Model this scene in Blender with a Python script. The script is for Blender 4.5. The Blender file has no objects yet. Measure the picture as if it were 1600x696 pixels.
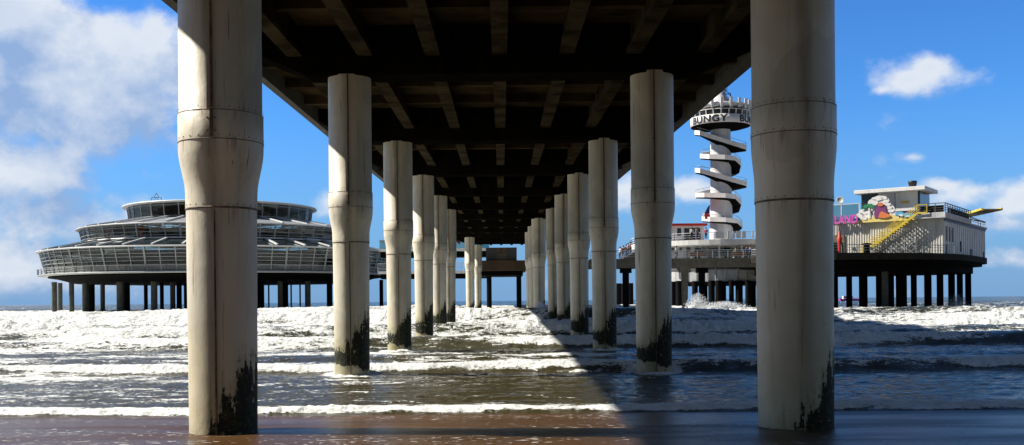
import bpy, bmesh, math, random
import numpy as np
from mathutils import Vector, Matrix
random.seed(7)
R = math.radians
S = bpy.context.scene
COL = S.collection
# ------------------------------------------------------------------ camera
F, VX, VY, ROLL, EYE = 1571.0, 784.0, 470.0, R(0.52), 1.7
cd = bpy.data.cameras.new('camera'); cam = bpy.data.objects.new('camera', cd); COL.objects.link(cam)
S.camera = cam
cd.sensor_width = 36; cd.lens = 36*F/1600; cd.clip_start = 0.1; cd.clip_end = 20000
cd.shift_x = (800-VX)/1600; cd.shift_y = (VY-348)/1600
cam.matrix_world = Matrix.Translation((0,0,EYE)) @ Matrix.Rotation(R(90),4,'X') @ Matrix.Rotation(-ROLL,4,'Z')
def W(px, py, d):
    """point of the place seen at photograph pixel (px,py), d metres ahead"""
    dx, dy = px-VX, VY-py
    c, s = math.cos(ROLL), math.sin(ROLL)
    return Vector(((dx*c+dy*s)*d/F, d, EYE+(-dx*s+dy*c)*d/F))
# ------------------------------------------------------------------ sun and sky
SUN_EL, SUN_AZ = R(42), R(8)
sd = Vector((-math.cos(SUN_AZ)*math.cos(SUN_EL), math.sin(SUN_AZ)*math.cos(SUN_EL), math.sin(SUN_EL)))
ld = bpy.data.lights.new('sun','SUN'); ld.energy = 5.0; ld.angle = R(0.9); ld.color = (1.0,0.95,0.86)
lo = bpy.data.objects.new('sun', ld); COL.objects.link(lo); lo.location = (-60,20,60)
lo.rotation_euler = sd.to_track_quat('Z','Y').to_euler()

class NT:
    def __init__(s, tree): s.t = tree; s.n = tree.nodes; s.l = tree.links
    def new(s, ty, **kw):
        nd = s.n.new(ty)
        for k, v in kw.items(): setattr(nd, k, v)
        return nd
    def put(s, sock, v):
        if isinstance(v, bpy.types.NodeSocket): s.l.new(v, sock)
        elif v is not None: sock.default_value = v
    def math(s, op, a, b=None, c=None, clamp=False):
        nd = s.new('ShaderNodeMath', operation=op); nd.use_clamp = clamp
        for i, v in enumerate((a,b,c)): s.put(nd.inputs[i], v)
        return nd.outputs[0]
    def vmath(s, op, a, b=None):
        nd = s.new('ShaderNodeVectorMath', operation=op)
        s.put(nd.inputs[0], a)
        if op == 'SCALE': s.put(nd.inputs['Scale'], b)
        else: s.put(nd.inputs[1], b)
        return nd.outputs['Value'] if op in ('LENGTH','DOT_PRODUCT','DISTANCE') else nd.outputs[0]
    def noise(s, vec, scale, detail=4, rough=0.55, dist=0.0, col=False):
        nd = s.new('ShaderNodeTexNoise'); s.put(nd.inputs['Vector'], vec)
        nd.inputs['Scale'].default_value = scale; nd.inputs['Detail'].default_value = detail
        nd.inputs['Roughness'].default_value = rough; nd.inputs['Distortion'].default_value = dist
        return nd.outputs['Color' if col else 'Fac']
    def smooth(s, v, a, b, o0=0.0, o1=1.0):
        nd = s.new('ShaderNodeMapRange', interpolation_type='SMOOTHSTEP')
        for i, x in enumerate((v,a,b,o0,o1)): s.put(nd.inputs[i], x)
        return nd.outputs[0]
    def mix(s, f, a, b, mode='MIX'):
        nd = s.new('ShaderNodeMix', data_type='RGBA', blend_type=mode)
        s.put(nd.inputs[0], f)
        for i, v in ((6,a),(7,b)):
            if not isinstance(v, bpy.types.NodeSocket): v = tuple(v)[:3]+(1,)
            s.put(nd.inputs[i], v)
        return nd.outputs[2]
    def sep(s, v):
        nd = s.new('ShaderNodeSeparateXYZ'); s.put(nd.inputs[0], v); return nd.outputs
    def comb(s, x, y, z):
        nd = s.new('ShaderNodeCombineXYZ')
        for i, v in enumerate((x,y,z)): s.put(nd.inputs[i], v)
        return nd.outputs[0]

def dirpx(px, py): return (W(px,py,1.0)-Vector((0,0,EYE))).normalized()
wd = bpy.data.worlds.new('World'); S.world = wd; wd.use_nodes = True
wt = NT(wd.node_tree); wt.n.clear()
sky = wt.new('ShaderNodeTexSky', sky_type='NISHITA'); sky.sun_disc = False
sky.sun_elevation = SUN_EL; sky.sun_rotation = R(-90)+SUN_AZ; sky.altitude = 0
sky.air_density = 1.0; sky.dust_density = 0.0; sky.ozone_density = 4.0
hs = wt.new('ShaderNodeHueSaturation'); hs.inputs['Saturation'].default_value = 1.12
wt.l.new(sky.outputs[0], hs.inputs['Color'])
tc = wt.new('ShaderNodeTexCoord'); v = tc.outputs['Generated']
elev = wt.sep(v)[2]
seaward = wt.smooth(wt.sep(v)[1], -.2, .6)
deep = wt.mix(wt.math('MULTIPLY', wt.smooth(elev, .75, .25), seaward), (.42,.42,.46), (.56,1.04,1.56))        # low seaward sky tinted bluer, rest of the sky dimmed to deepen shade
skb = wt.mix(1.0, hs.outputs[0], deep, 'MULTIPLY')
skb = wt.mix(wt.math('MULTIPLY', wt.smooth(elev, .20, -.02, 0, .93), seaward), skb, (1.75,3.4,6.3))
# cloud density as a node group of the direction, used twice for side light
g = bpy.data.node_groups.new('cloud_density','ShaderNodeTree')
g.interface.new_socket('Vector', in_out='INPUT', socket_type='NodeSocketVector')
g.interface.new_socket('Density', in_out='OUTPUT', socket_type='NodeSocketFloat')
gt = NT(g); gi = gt.new('NodeGroupInput'); go = gt.new('NodeGroupOutput')
gv = gi.outputs[0]
clouds = [(50,130,290,120,1.15),(195,155,110,70,1.1),(0,30,110,90,1.1),(30,270,150,90,0.95),(80,335,160,60,.9),(40,420,190,70,0.75),
          (165,42,35,20,0.55),(120,255,32,22,.55),
          (1425,122,70,30,0.60),(1452,106,42,28,0.62),(1380,140,36,14,.5),
          (1530,298,56,24,.66),(1480,290,46,15,.6),(1595,312,46,34,.7),(1580,405,46,20,.6),(1425,245,22,10,.36),(1560,350,90,20,.45),
          (1070,296,55,24,.68),(975,300,45,36,.7),(1020,315,60,22,.6),(520,315,60,26,.45)]
acc = None
for (cx,cy,rx,ry,st) in clouds:
    c = dirpx(cx,cy)
    d = gt.vmath('SUBTRACT', gv, tuple(c))
    d = gt.vmath('MULTIPLY', d, (F/rx, F/rx*0.5, F/ry))
    m = gt.math('MULTIPLY_ADD', gt.vmath('LENGTH', d), -0.75*st, 1.0*st)
    acc = m if acc is None else gt.math('SMOOTH_MAX', acc, m, 0.12)
sp = gt.sep(gv)
beh = gt.smooth(gt.math('ABSOLUTE', sp[0]), 0.55, 0.8)      # scattered clouds away from the photographed part of the sky
beh = gt.math('MULTIPLY', beh, 0.30)
acc = gt.math('MAXIMUM', acc, beh)
wv = gt.vmath('MULTIPLY', gv, (1.0,1.0,1.2))
n1 = gt.noise(wv, 7.5, 10, 0.60, 0.1)
n2 = gt.noise(wv, 17.0, 6, 0.55, 0.2)
dens = gt.math('ADD', gt.math('ADD', acc, gt.math('MULTIPLY', gt.math('SUBTRACT', n1, 0.5), 2.0)), gt.math('MULTIPLY', gt.math('SUBTRACT', n2, 0.5), 0.9))
gt.l.new(dens, go.inputs[0])
ga = wt.new('ShaderNodeGroup'); ga.node_tree = g; wt.l.new(v, ga.inputs[0])
gb = wt.new('ShaderNodeGroup'); gb.node_tree = g
wt.l.new(wt.vmath('ADD', v, tuple(sd*0.022+Vector((0,0,.016)))), gb.inputs[0])
alpha = wt.smooth(ga.outputs[0], 0.16, 0.62)
shade = wt.math('MULTIPLY_ADD', wt.math('SUBTRACT', ga.outputs[0], gb.outputs[0]), 1.5, 0.50, clamp=True)
thick = wt.smooth(ga.outputs[0], 0.5, 1.3)
shade = wt.math('SUBTRACT', shade, wt.math('MULTIPLY', thick, 0.28), clamp=True)
ccol = wt.mix(shade, (2.9,4.3,6.9), (7.6,8.1,8.8))
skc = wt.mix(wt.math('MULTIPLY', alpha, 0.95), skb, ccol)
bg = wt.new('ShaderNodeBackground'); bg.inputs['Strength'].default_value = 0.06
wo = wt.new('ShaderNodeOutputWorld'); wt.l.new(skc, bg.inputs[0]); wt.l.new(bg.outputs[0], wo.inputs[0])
S.view_settings.view_transform = 'Standard'; S.view_settings.look = 'None'; S.view_settings.gamma = 1
S.view_settings.exposure = 0.78; S.view_settings.use_curve_mapping = False
S.render.engine = 'CYCLES'
S.cycles.max_bounces = 6; S.cycles.diffuse_bounces = 2; S.cycles.transparent_max_bounces = 12

# ------------------------------------------------------------------ mesh helper
class MB:
    def __init__(s): s.v = []; s.f = []; s.sm = []
    def add(s, vs, fs, smooth=False):
        o = len(s.v); s.v += [tuple(p) for p in vs]
        for f in fs: s.f.append(tuple(i+o for i in f)); s.sm.append(smooth)
        return s
    def box(s, x0,x1,y0,y1,z0,z1, rot=0, c=None):
        vs = [Vector((x,y,z)) for z in (z0,z1) for y in (y0,y1) for x in (x0,x1)]
        if rot:
            cc = Vector(c) if c is not None else Vector(((x0+x1)/2,(y0+y1)/2,0)); m = Matrix.Rotation(rot,3,'Z')
            vs = [m@(p-cc)+cc for p in vs]
        return s.add(vs, [(0,2,3,1),(4,5,7,6),(0,1,5,4),(2,6,7,3),(0,4,6,2),(1,3,7,5)])
    def bar(s, p0, p1, w, h=None):
        p0 = Vector(p0); p1 = Vector(p1); h = h or w
        d = (p1-p0).normalized(); up = Vector((0,0,1)) if abs(d.z) < .95 else Vector((0,1,0))
        a = d.cross(up).normalized()*w/2; b = a.cross(d).normalized()*h/2
        vs = [p+q for p in (p0,p1) for q in (-a-b,a-b,a+b,-a+b)]
        return s.add(vs, [(3,2,1,0),(4,5,6,7),(0,1,5,4),(1,2,6,5),(2,3,7,6),(3,0,4,7)])
    def tube(s, p0, p1, r0, r1=None, n=10):
        p0 = Vector(p0); p1 = Vector(p1); r1 = r0 if r1 is None else r1
        d = (p1-p0).normalized(); up = Vector((0,0,1)) if abs(d.z) < .95 else Vector((0,1,0))
        a = d.cross(up).normalized(); b = d.cross(a).normalized()
        vs = [p+(a*math.cos(t)+b*math.sin(t))*r for p, r in ((p0,r0),(p1,r1)) for t in [2*math.pi*i/n for i in range(n)]]
        s.add(vs, [(i,(i+1)%n,n+(i+1)%n,n+i) for i in range(n)], True)
        return s.add(vs, [tuple(range(n-1,-1,-1)), tuple(range(n,2*n))])
    def lathe(s, prof, n=48, smooth=True, cap=True, c=(0,0), a0=0):
        vs = [(c[0]+r*math.cos(a0+2*math.pi*i/n), c[1]+r*math.sin(a0+2*math.pi*i/n), z) for r, z in prof for i in range(n)]
        fs = [(k*n+i, k*n+(i+1)%n, (k+1)*n+(i+1)%n, (k+1)*n+i) for k in range(len(prof)-1) for i in range(n)]
        s.add(vs, fs, smooth)
        if cap:
            m = len(prof)-1
            s.add(vs, [tuple(range(n-1,-1,-1)), tuple(range(m*n,m*n+n))])
        return s
    def prism(s, pts, z0, z1):
        n = len(pts); vs = [(x,y,z0) for x,y in pts]+[(x,y,z1) for x,y in pts]
        return s.add(vs, [tuple(range(n-1,-1,-1)), tuple(range(n,2*n))]+[(i,(i+1)%n,n+(i+1)%n,n+i) for i in range(n)])
    def slab(s, pts3, off):
        """flat polygon pts3 thickened by vector off"""
        n = len(pts3); o = Vector(off); vs = [Vector(p) for p in pts3]+[Vector(p)+o for p in pts3]
        return s.add(vs, [tuple(range(n-1,-1,-1)), tuple(range(n,2*n))]+[(i,(i+1)%n,n+(i+1)%n,n+i) for i in range(n)])
    def build(s, name, mat, parent=None, loc=(0,0,0), bevel=0):
        me = bpy.data.meshes.new(name); me.from_pydata(s.v, [], s.f)
        me.polygons.foreach_set('use_smooth', s.sm); me.materials.append(mat)
        bm = bmesh.new(); bm.from_mesh(me); bmesh.ops.recalc_face_normals(bm, faces=bm.faces); bm.to_mesh(me); bm.free()
        o = bpy.data.objects.new(name, me); COL.objects.link(o); o.location = loc
        if parent: o.parent = parent
        if bevel:
            b = o.modifiers.new('bevel','BEVEL'); b.width = bevel; b.segments = 2; b.limit_method = 'ANGLE'
        return o
def tag(o, label, cat=None, group=None):
    o['label'] = label
    if cat: o['category'] = cat
    if group: o['group'] = group
    return o
def thing(name, label, cat, loc=(0,0,0), rot=0, group=None):
    o = bpy.data.objects.new(name, None); COL.objects.link(o); o.location = loc; o.rotation_euler.z = rot
    o.empty_display_size = .3
    return tag(o, label, cat, group)
def dup(o, parent=None):
    c = o.copy(); COL.objects.link(c)
    if parent: c.parent = parent
    for ch in [k for k in bpy.data.objects if k.parent == o]: dup(ch, c)
    return c
def kids(o): return [k for k in bpy.data.objects if k.parent == o]

# ------------------------------------------------------------------ materials
def mat(name, col, rough=0.7, metal=0.0, var=0.25, scale=1.5, bump=0.15, streak=0.0, spec=0.4, dirt=(0.12,0.10,0.08)):
    m = bpy.data.materials.new(name); m.use_nodes = True; t = NT(m.node_tree); t.n.clear()
    pb = t.new('ShaderNodeBsdfPrincipled'); ou = t.new('ShaderNodeOutputMaterial'); t.l.new(pb.outputs[0], ou.inputs[0])
    pos = t.new('ShaderNodeNewGeometry').outputs['Position']
    n = t.noise(pos, scale, 6, 0.6)
    c = t.mix(t.smooth(n, 0.35, 0.7), col, [x*(1-var) for x in col])
    if streak:
        n2 = t.noise(t.vmath('MULTIPLY', pos, (3,3,.25)), scale, 5, 0.6)
        c = t.mix(t.math('MULTIPLY', t.smooth(n2, 0.5, 0.75), streak), c, dirt)
    t.put(pb.inputs['Base Color'], c)
    pb.inputs['Roughness'].default_value = rough; pb.inputs['Metallic'].default_value = metal
    pb.inputs['Specular IOR Level'].default_value = spec
    if bump:
        b = t.new('ShaderNodeBump'); b.inputs['Strength'].default_value = bump; b.inputs['Distance'].default_value = .05
        t.l.new(t.noise(pos, scale*6, 6, .6), b.inputs['Height']); t.l.new(b.outputs[0], pb.inputs['Normal'])
    return m
M = dict(
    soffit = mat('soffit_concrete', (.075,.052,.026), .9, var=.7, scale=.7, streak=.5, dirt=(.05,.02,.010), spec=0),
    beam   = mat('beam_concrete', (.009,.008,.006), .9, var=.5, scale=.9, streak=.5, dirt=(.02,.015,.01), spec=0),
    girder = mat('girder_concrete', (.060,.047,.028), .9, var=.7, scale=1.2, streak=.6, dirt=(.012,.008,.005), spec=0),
    edge   = mat('edge_concrete', (.075,.068,.05), .85, var=.4, streak=.5),
    white  = mat('white_paint', (.74,.73,.70), .5, var=.12, streak=.25, scale=.8),
    tower  = mat('tower_paint', (.66,.65,.66), .55, var=.15, streak=.3, scale=.5),
    tower2 = mat('weathered_wall', (.56,.56,.56), .7, var=.3, streak=.6, scale=.5),
    steel  = mat('white_steel', (.62,.63,.62), .45, var=.2, bump=0),
    grey   = mat('grey_steel', (.36,.38,.37), .5, var=.2, bump=0),
    roof   = mat('roof_membrane', (.27,.28,.30), .5, var=.15, scale=.4, bump=0),
    dark   = mat('shaded_underside', (.005,.005,.005), .9, var=.3, spec=.05),  # near black: the shade below decks and in recesses put into the colour
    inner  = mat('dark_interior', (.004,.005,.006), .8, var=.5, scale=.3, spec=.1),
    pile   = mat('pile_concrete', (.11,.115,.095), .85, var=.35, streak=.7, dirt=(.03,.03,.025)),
    piledk = mat('shaded_pile_concrete', (.008,.008,.010), .9, var=.4, streak=.6, dirt=(.004,.004,.004), spec=.08),  # darker copy of the pile concrete, shade put into its colour
    olive  = mat('weathered_concrete', (.16,.145,.11), .85, var=.35, streak=.6, dirt=(.06,.05,.04)),
    slabdk = mat('dark_slab_concrete', (.032,.028,.022), .9, var=.35, streak=.6, dirt=(.012,.012,.010), spec=.1),
    brown  = mat('stained_concrete', (.09,.06,.036), .85, var=.4, scale=.6, streak=.9, dirt=(.10,.03,.02)),
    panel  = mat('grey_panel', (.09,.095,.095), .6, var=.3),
    rust   = mat('rusty_panel', (.16,.10,.07), .8, var=.5, scale=2),
    red    = mat('red_paint', (.55,.03,.02), .5, var=.15, bump=0),
    yellow = mat('yellow_paint', (.62,.47,.05), .5, var=.2, bump=0),
    blue   = mat('navy_paint', (.02,.025,.13), .5, var=.2, bump=0),
    black  = mat('black_paint', (.012,.012,.016), .5, var=.2, bump=0),
    purple = mat('purple_paint', (.20,.04,.16), .5, var=.15, bump=0),
    pink   = mat('pink_paint', (.62,.09,.42), .45, var=.1, bump=0),
    cyan   = mat('light_blue_paint', (.10,.38,.58), .5, var=.15, bump=0),
    green  = mat('green_paint', (.02,.22,.10), .5, var=.15, bump=0),
    sand_p = mat('sand_yellow_paint', (.72,.58,.20), .5, var=.15, bump=0),
    orange = mat('orange_paint', (.65,.20,.06), .5, var=.15, bump=0),
    wood   = mat('bench_wood', (.28,.15,.07), .7, var=.4, scale=6),
    corr   = mat('white_cladding', (.66,.64,.58), .5, var=.15, scale=.6, streak=.35, bump=0),
    rail   = mat('railing_steel', (.38,.38,.36), .45, var=.3, bump=0),
    skin   = mat('skin', (.45,.27,.19), .6, var=.05, bump=0),
    hair   = mat('dark_hair', (.04,.025,.015), .7, var=.2, bump=0),
)
def glass_mat(name, tint, refl=.12, clear=.55):
    m = bpy.data.materials.new(name); m.use_nodes = True; t = NT(m.node_tree); t.n.clear()
    gl = t.new('ShaderNodeBsdfGlossy'); gl.inputs['Roughness'].default_value = .04; gl.inputs['Color'].default_value = (.9,.95,.95,1)
    tr = t.new('ShaderNodeBsdfTransparent'); tr.inputs['Color'].default_value = tint+(1,)
    fr = t.new('ShaderNodeFresnel'); fr.inputs['IOR'].default_value = 1.45
    mx = t.new('ShaderNodeMixShader'); t.l.new(t.math('MAXIMUM', fr.outputs[0], refl), mx.inputs[0])
    t.l.new(tr.outputs[0], mx.inputs[1]); t.l.new(gl.outputs[0], mx.inputs[2])
    ou = t.new('ShaderNodeOutputMaterial'); t.l.new(mx.outputs[0], ou.inputs[0])
    return m
M['glass'] = glass_mat('window_glass', (.74,.80,.78), .035)
M['screen'] = glass_mat('screen_glass', (.55,.72,.70), .25)
M['darkglass'] = mat('dark_window', (.02,.03,.035), .08, var=.4, bump=0, spec=.6)

def column_mat():
    m = bpy.data.materials.new('painted_column'); m.use_nodes = True; t = NT(m.node_tree); t.n.clear()
    pb = t.new('ShaderNodeBsdfPrincipled'); ou = t.new('ShaderNodeOutputMaterial'); t.l.new(pb.outputs[0], ou.inputs[0])
    pos = t.new('ShaderNodeNewGeometry').outputs['Position']; P = t.sep(pos)
    obj = t.new('ShaderNodeTexCoord').outputs['Object']; O = t.sep(obj)
    # paint
    n = t.noise(pos, 1.3, 7, .6)
    c = t.mix(t.smooth(n, .35, .7), (.70,.645,.505), (.60,.545,.41))
    rnd = t.new('ShaderNodeObjectInfo').outputs['Random']
    vc = t.new('ShaderNodeTexVoronoi'); vc.inputs['Scale'].default_value = 1.0
    t.l.new(t.vmath('ADD', t.vmath('MULTIPLY', pos, (1.3,1.3,.7)), t.vmath('SCALE', t.noise(pos, 2.5, 3, .6, col=True), .25)), vc.inputs['Vector'])
    pv = t.sep(vc.outputs['Color'])[0]
    c = t.mix(t.math('MULTIPLY', t.smooth(pv, .55, .6), .35), c, (.47,.44,.38))
    c = t.mix(t.math('MULTIPLY', rnd, .16), c, (.36,.32,.23))
    st = t.noise(t.vmath('MULTIPLY', pos, (9,9,.5)), 1.0, 6, .65)
    c = t.mix(t.math('MULTIPLY', t.smooth(st, .52, .78), .42), c, (.28,.21,.12))
    dr = t.noise(t.vmath('MULTIPLY', pos, (22,22,.9)), 1.0, 3, .5)
    c = t.mix(t.math('MULTIPLY', t.smooth(dr, .66, .72), .65), c, (.17,.09,.04))
    # vertical run of dirt next to the seam, facing the beach
    seam = t.smooth(t.math('ABSOLUTE', t.math('ADD', O[0], t.math('MULTIPLY', t.math('SUBTRACT', n, .5), .10))), .14, .02)
    seam = t.math('MULTIPLY', seam, t.smooth(O[1], 0.0, -.3))
    c = t.mix(t.math('MULTIPLY', seam, t.math('MULTIPLY_ADD', st, .7, .05)), c, (.13,.085,.05))
    # rust below joints
    for zj, w in ((0.0,.12),(.80,.10),(1.16,.08)):
        dz = t.math('SUBTRACT', O[2], zj)
        band = t.math('MULTIPLY', t.smooth(dz, -w*2.5, 0.0), t.smooth(dz, .05, 0.0))
        band = t.math('MULTIPLY', band, t.smooth(t.noise(t.vmath('MULTIPLY', pos, (14,14,1.0)), 1.0, 4, .6), .48, .75))
        c = t.mix(t.math('MULTIPLY', band, .75), c, (.22,.12,.06))
    # yellow salt stain near the foot
    yl = t.math('MULTIPLY', t.smooth(P[2], 2.0, .4), t.math('MULTIPLY_ADD', t.noise(pos, 3.5, 5, .6), .9, .1))
    c = t.mix(t.math('MULTIPLY', yl, .75), c, (.46,.38,.20))
    # chips
    chip = t.smooth(t.noise(pos, 5.5, 2, .4), .775, .79)
    c = t.mix(chip, c, (.06,.045,.03))
    # algae: high on the lee side, ragged top
    lee = t.math('MULTIPLY_ADD', O[0], 1.5, t.math('MULTIPLY', O[1], .15))
    shore = t.smooth(P[1], 13.5, 19)
    rag = t.math('ADD', t.math('MULTIPLY', t.math('SUBTRACT', t.noise(t.vmath('MULTIPLY', pos, (12,12,1.6)), 1.0, 5, .65), .5), 1.6),
                 t.math('MULTIPLY', t.math('SUBTRACT', t.noise(pos, 9, 5, .7), .5), .5))
    top = t.math('ADD', t.math('MULTIPLY_ADD', shore, .42, .40), t.math('ADD', lee, rag))
    ring = t.math('ADD', t.math('MULTIPLY', shore, .62), t.math('MULTIPLY', rag, .22))
    top = t.math('MAXIMUM', top, ring)
    top = t.math('ADD', top, t.math('MULTIPLY', t.smooth(P[1], 28, 60), .30))
    gap_ = t.math('ADD', t.math('SUBTRACT', top, P[2]), t.math('MULTIPLY', t.math('SUBTRACT', t.noise(pos, 26, 4, .7), .5), .45))
    upper = t.smooth(gap_, -.03, .05)
    halo = t.smooth(gap_, -.35, .05)
    ln = t.noise(pos, 4.5, 5, .65)
    low = t.math('MULTIPLY_ADD', t.math('SUBTRACT', ln, .5), .55, t.math('MULTIPLY_ADD', shore, .10, .13))
    low = t.math('SUBTRACT', low, t.math('MULTIPLY', O[0], .25))
    lower = t.smooth(t.math('SUBTRACT', P[2], low), -.02, .02)
    al = t.math('MULTIPLY', upper, lower)
    an = t.noise(pos, 14, 4, .6)
    al = t.math('MULTIPLY', al, t.smooth(t.noise(pos, 7, 3, .6), .30, .36))
    c = t.mix(t.math('MULTIPLY', t.math('MULTIPLY', halo, t.noise(pos, 9, 4, .6)), .9), c, (.16,.15,.05))
    ac = t.mix(t.smooth(an, .45, .7), (.010,.011,.006), (.045,.05,.012))
    c = t.mix(al, c, ac)
    t.put(pb.inputs['Base Color'], c)
    t.put(pb.inputs['Roughness'], t.math('MULTIPLY_ADD', al, .3, .48))
    pb.inputs['Specular IOR Level'].default_value = .35
    b = t.new('ShaderNodeBump'); b.inputs['Strength'].default_value = .5; b.inputs['Distance'].default_value = .02
    h = t.math('ADD', t.math('MULTIPLY', t.noise(pos, 2.2, 3, .5), 1.6), t.math('MULTIPLY', t.noise(pos, 30, 4, .6), .18))
    h = t.math('ADD', h, t.math('MULTIPLY', al, t.noise(pos, 40, 3, .6)))
    t.l.new(h, b.inputs['Height']); t.l.new(b.outputs[0], pb.inputs['Normal'])
    return m
M['column'] = column_mat()
M['seam'] = mat('rusty_seam', (.17,.12,.075), .75, var=.75, scale=5, streak=.7, dirt=(.03,.015,.01))
M['ring'] = mat('joint_steel', (.24,.19,.13), .7, var=.7, scale=5, streak=.5, dirt=(.05,.025,.015))

# ------------------------------------------------------------------ numpy noise
def _h(ix, iy, seed):
    h = (ix.astype(np.int64)*374761393 + iy.astype(np.int64)*668265263 + seed*982451653) & 0xffffffff
    h = ((h ^ (h >> 13))*1274126177) & 0xffffffff
    h = ((h ^ (h >> 16))*2246822519) & 0xffffffff
    return ((h ^ (h >> 15)) & 0xffffff)/float(0xffffff)
def gn(x, y, seed=0):
    ix = np.floor(x); iy = np.floor(y); fx = x-ix; fy = y-iy
    ux = fx*fx*fx*(fx*(fx*6-15)+10); uy = fy*fy*fy*(fy*(fy*6-15)+10)
    def gr(a, b, dx, dy):
        t = _h(ix+a, iy+b, seed)*2*np.pi
        return np.cos(t)*dx+np.sin(t)*dy
    n00 = gr(0,0,fx,fy); n10 = gr(1,0,fx-1,fy); n01 = gr(0,1,fx,fy-1); n11 = gr(1,1,fx-1,fy-1)
    return 1.5*((n00*(1-ux)+n10*ux)*(1-uy)+(n01*(1-ux)+n11*ux)*uy)
def fbm(x, y, o=4, seed=0, g=.5):
    r = 0; a = 1; s = 0
    for k in range(o): r = r+a*gn(x*2**k+k*17.3, y*2**k-k*9.1, seed+k); s += a; a *= g
    return r/s
def sstep(a, b, x):
    t = np.clip((x-a)/(b-a),0,1); return t*t*(3-2*t)

# ------------------------------------------------------------------ beach
def grid_obj(name, X, Y, Z, m, attrs=()):
    nr, nc = X.shape
    me = bpy.data.meshes.new(name)
    idx = np.arange(nr*nc).reshape(nr,nc)
    q = np.stack([idx[:-1,:-1], idx[:-1,1:], idx[1:,1:], idx[1:,:-1]], -1).reshape(-1,4)
    me.vertices.add(nr*nc); me.loops.add(q.size); me.polygons.add(len(q))
    me.vertices.foreach_set('co', np.stack([X,Y,Z],-1).astype(np.float32).ravel())
    me.loops.foreach_set('vertex_index', q.astype(np.int32).ravel())
    me.polygons.foreach_set('loop_start', (np.arange(len(q))*4).astype(np.int32))
    me.polygons.foreach_set('use_smooth', np.ones(len(q), bool))
    me.update(calc_edges=True)
    for nm, a in attrs:
        at = me.attributes.new(nm, 'FLOAT', 'POINT'); at.data.foreach_set('value', a.astype(np.float32).ravel())
    me.materials.append(m)
    o = bpy.data.objects.new(name, me); COL.objects.link(o); o['kind'] = 'structure'
    return o
def sand_material():
    m = bpy.data.materials.new('wet_sand'); m.use_nodes = True; t = NT(m.node_tree); t.n.clear()
    pb = t.new('ShaderNodeBsdfPrincipled'); ou = t.new('ShaderNodeOutputMaterial'); t.l.new(pb.outputs[0], ou.inputs[0])
    pos = t.new('ShaderNodeNewGeometry').outputs['Position']; P = t.sep(pos)
    st = t.vmath('MULTIPLY', pos, (.35,1.4,1))
    n = t.noise(st, 1.0, 6, .6)
    c = t.mix(t.smooth(n,.35,.7), (.070,.030,.006), (.045,.021,.006))
    c = t.mix(t.smooth(t.noise(pos, 60, 3, .6), .45, .7), c, (.085,.042,.012))
    # little flecks of left-over foam
    fl = t.noise(t.vmath('MULTIPLY', pos, (7,16,1)), 1.0, 3, .55)
    reg = t.smooth(t.noise(st, .8, 3, .5), .42, .62)
    fleck = t.math('MULTIPLY', t.smooth(t.math('ADD', fl, t.math('MULTIPLY', reg, .08)), .68, .72), .8)
    c = t.mix(fleck, c, (.6,.58,.55))
    t.put(pb.inputs['Base Color'], c)
    wet = t.smooth(t.noise(t.vmath('MULTIPLY', pos, (.25,1.0,1)), 1.0, 4, .5), .35, .6)
    t.put(pb.inputs['Roughness'], t.math('ADD', t.math('MULTIPLY_ADD', wet, -.16, .46), t.math('MULTIPLY', fleck, .4)))
    pb.inputs['IOR'].default_value = 1.33; pb.inputs['Specular IOR Level'].default_value = .5
    b = t.new('ShaderNodeBump'); b.inputs['Strength'].default_value = .6; b.inputs['Distance'].default_value = .02
    h = t.math('ADD', t.noise(t.vmath('MULTIPLY', pos, (2.2,9,1)), 1.0, 5, .6), t.math('MULTIPLY', t.noise(pos, 45, 3, .6), .12))
    h = t.math('ADD', h, t.math('MULTIPLY', fleck, .4))
    t.l.new(h, b.inputs['Height']); t.l.new(b.outputs[0], pb.inputs['Normal'])
    return m
ys = np.concatenate([np.linspace(-60,8,60), np.linspace(8.2,20,180), np.linspace(21,260,60)])
xs = np.concatenate([np.linspace(-260,-16,60), np.linspace(-15.8,15.8,320), np.linspace(16,260,60)])
X, Y = np.meshgrid(xs, ys)
Z = np.where(Y<10, .215+(10-Y)*.008, np.where(Y<15, .215-(Y-10)*.032, .055-(Y-15)*.014))
Z = Z + .012*fbm(X*.25, Y*.7, 4, 3)*np.where(Y<30,1,0)
for (cx,cy) in ((-3.5,12.3),(3.5,12.3)):                                   # shallow scour at the two nearest columns
    d = np.hypot(X-cx, Y-cy); Z = Z-.018*np.exp(-((d-.45)/.22)**2)
beach = grid_obj('beach', X, Y, Z, sand_material())
tag(beach, 'wet brown sand with a thin film of water below the first wave')

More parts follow.
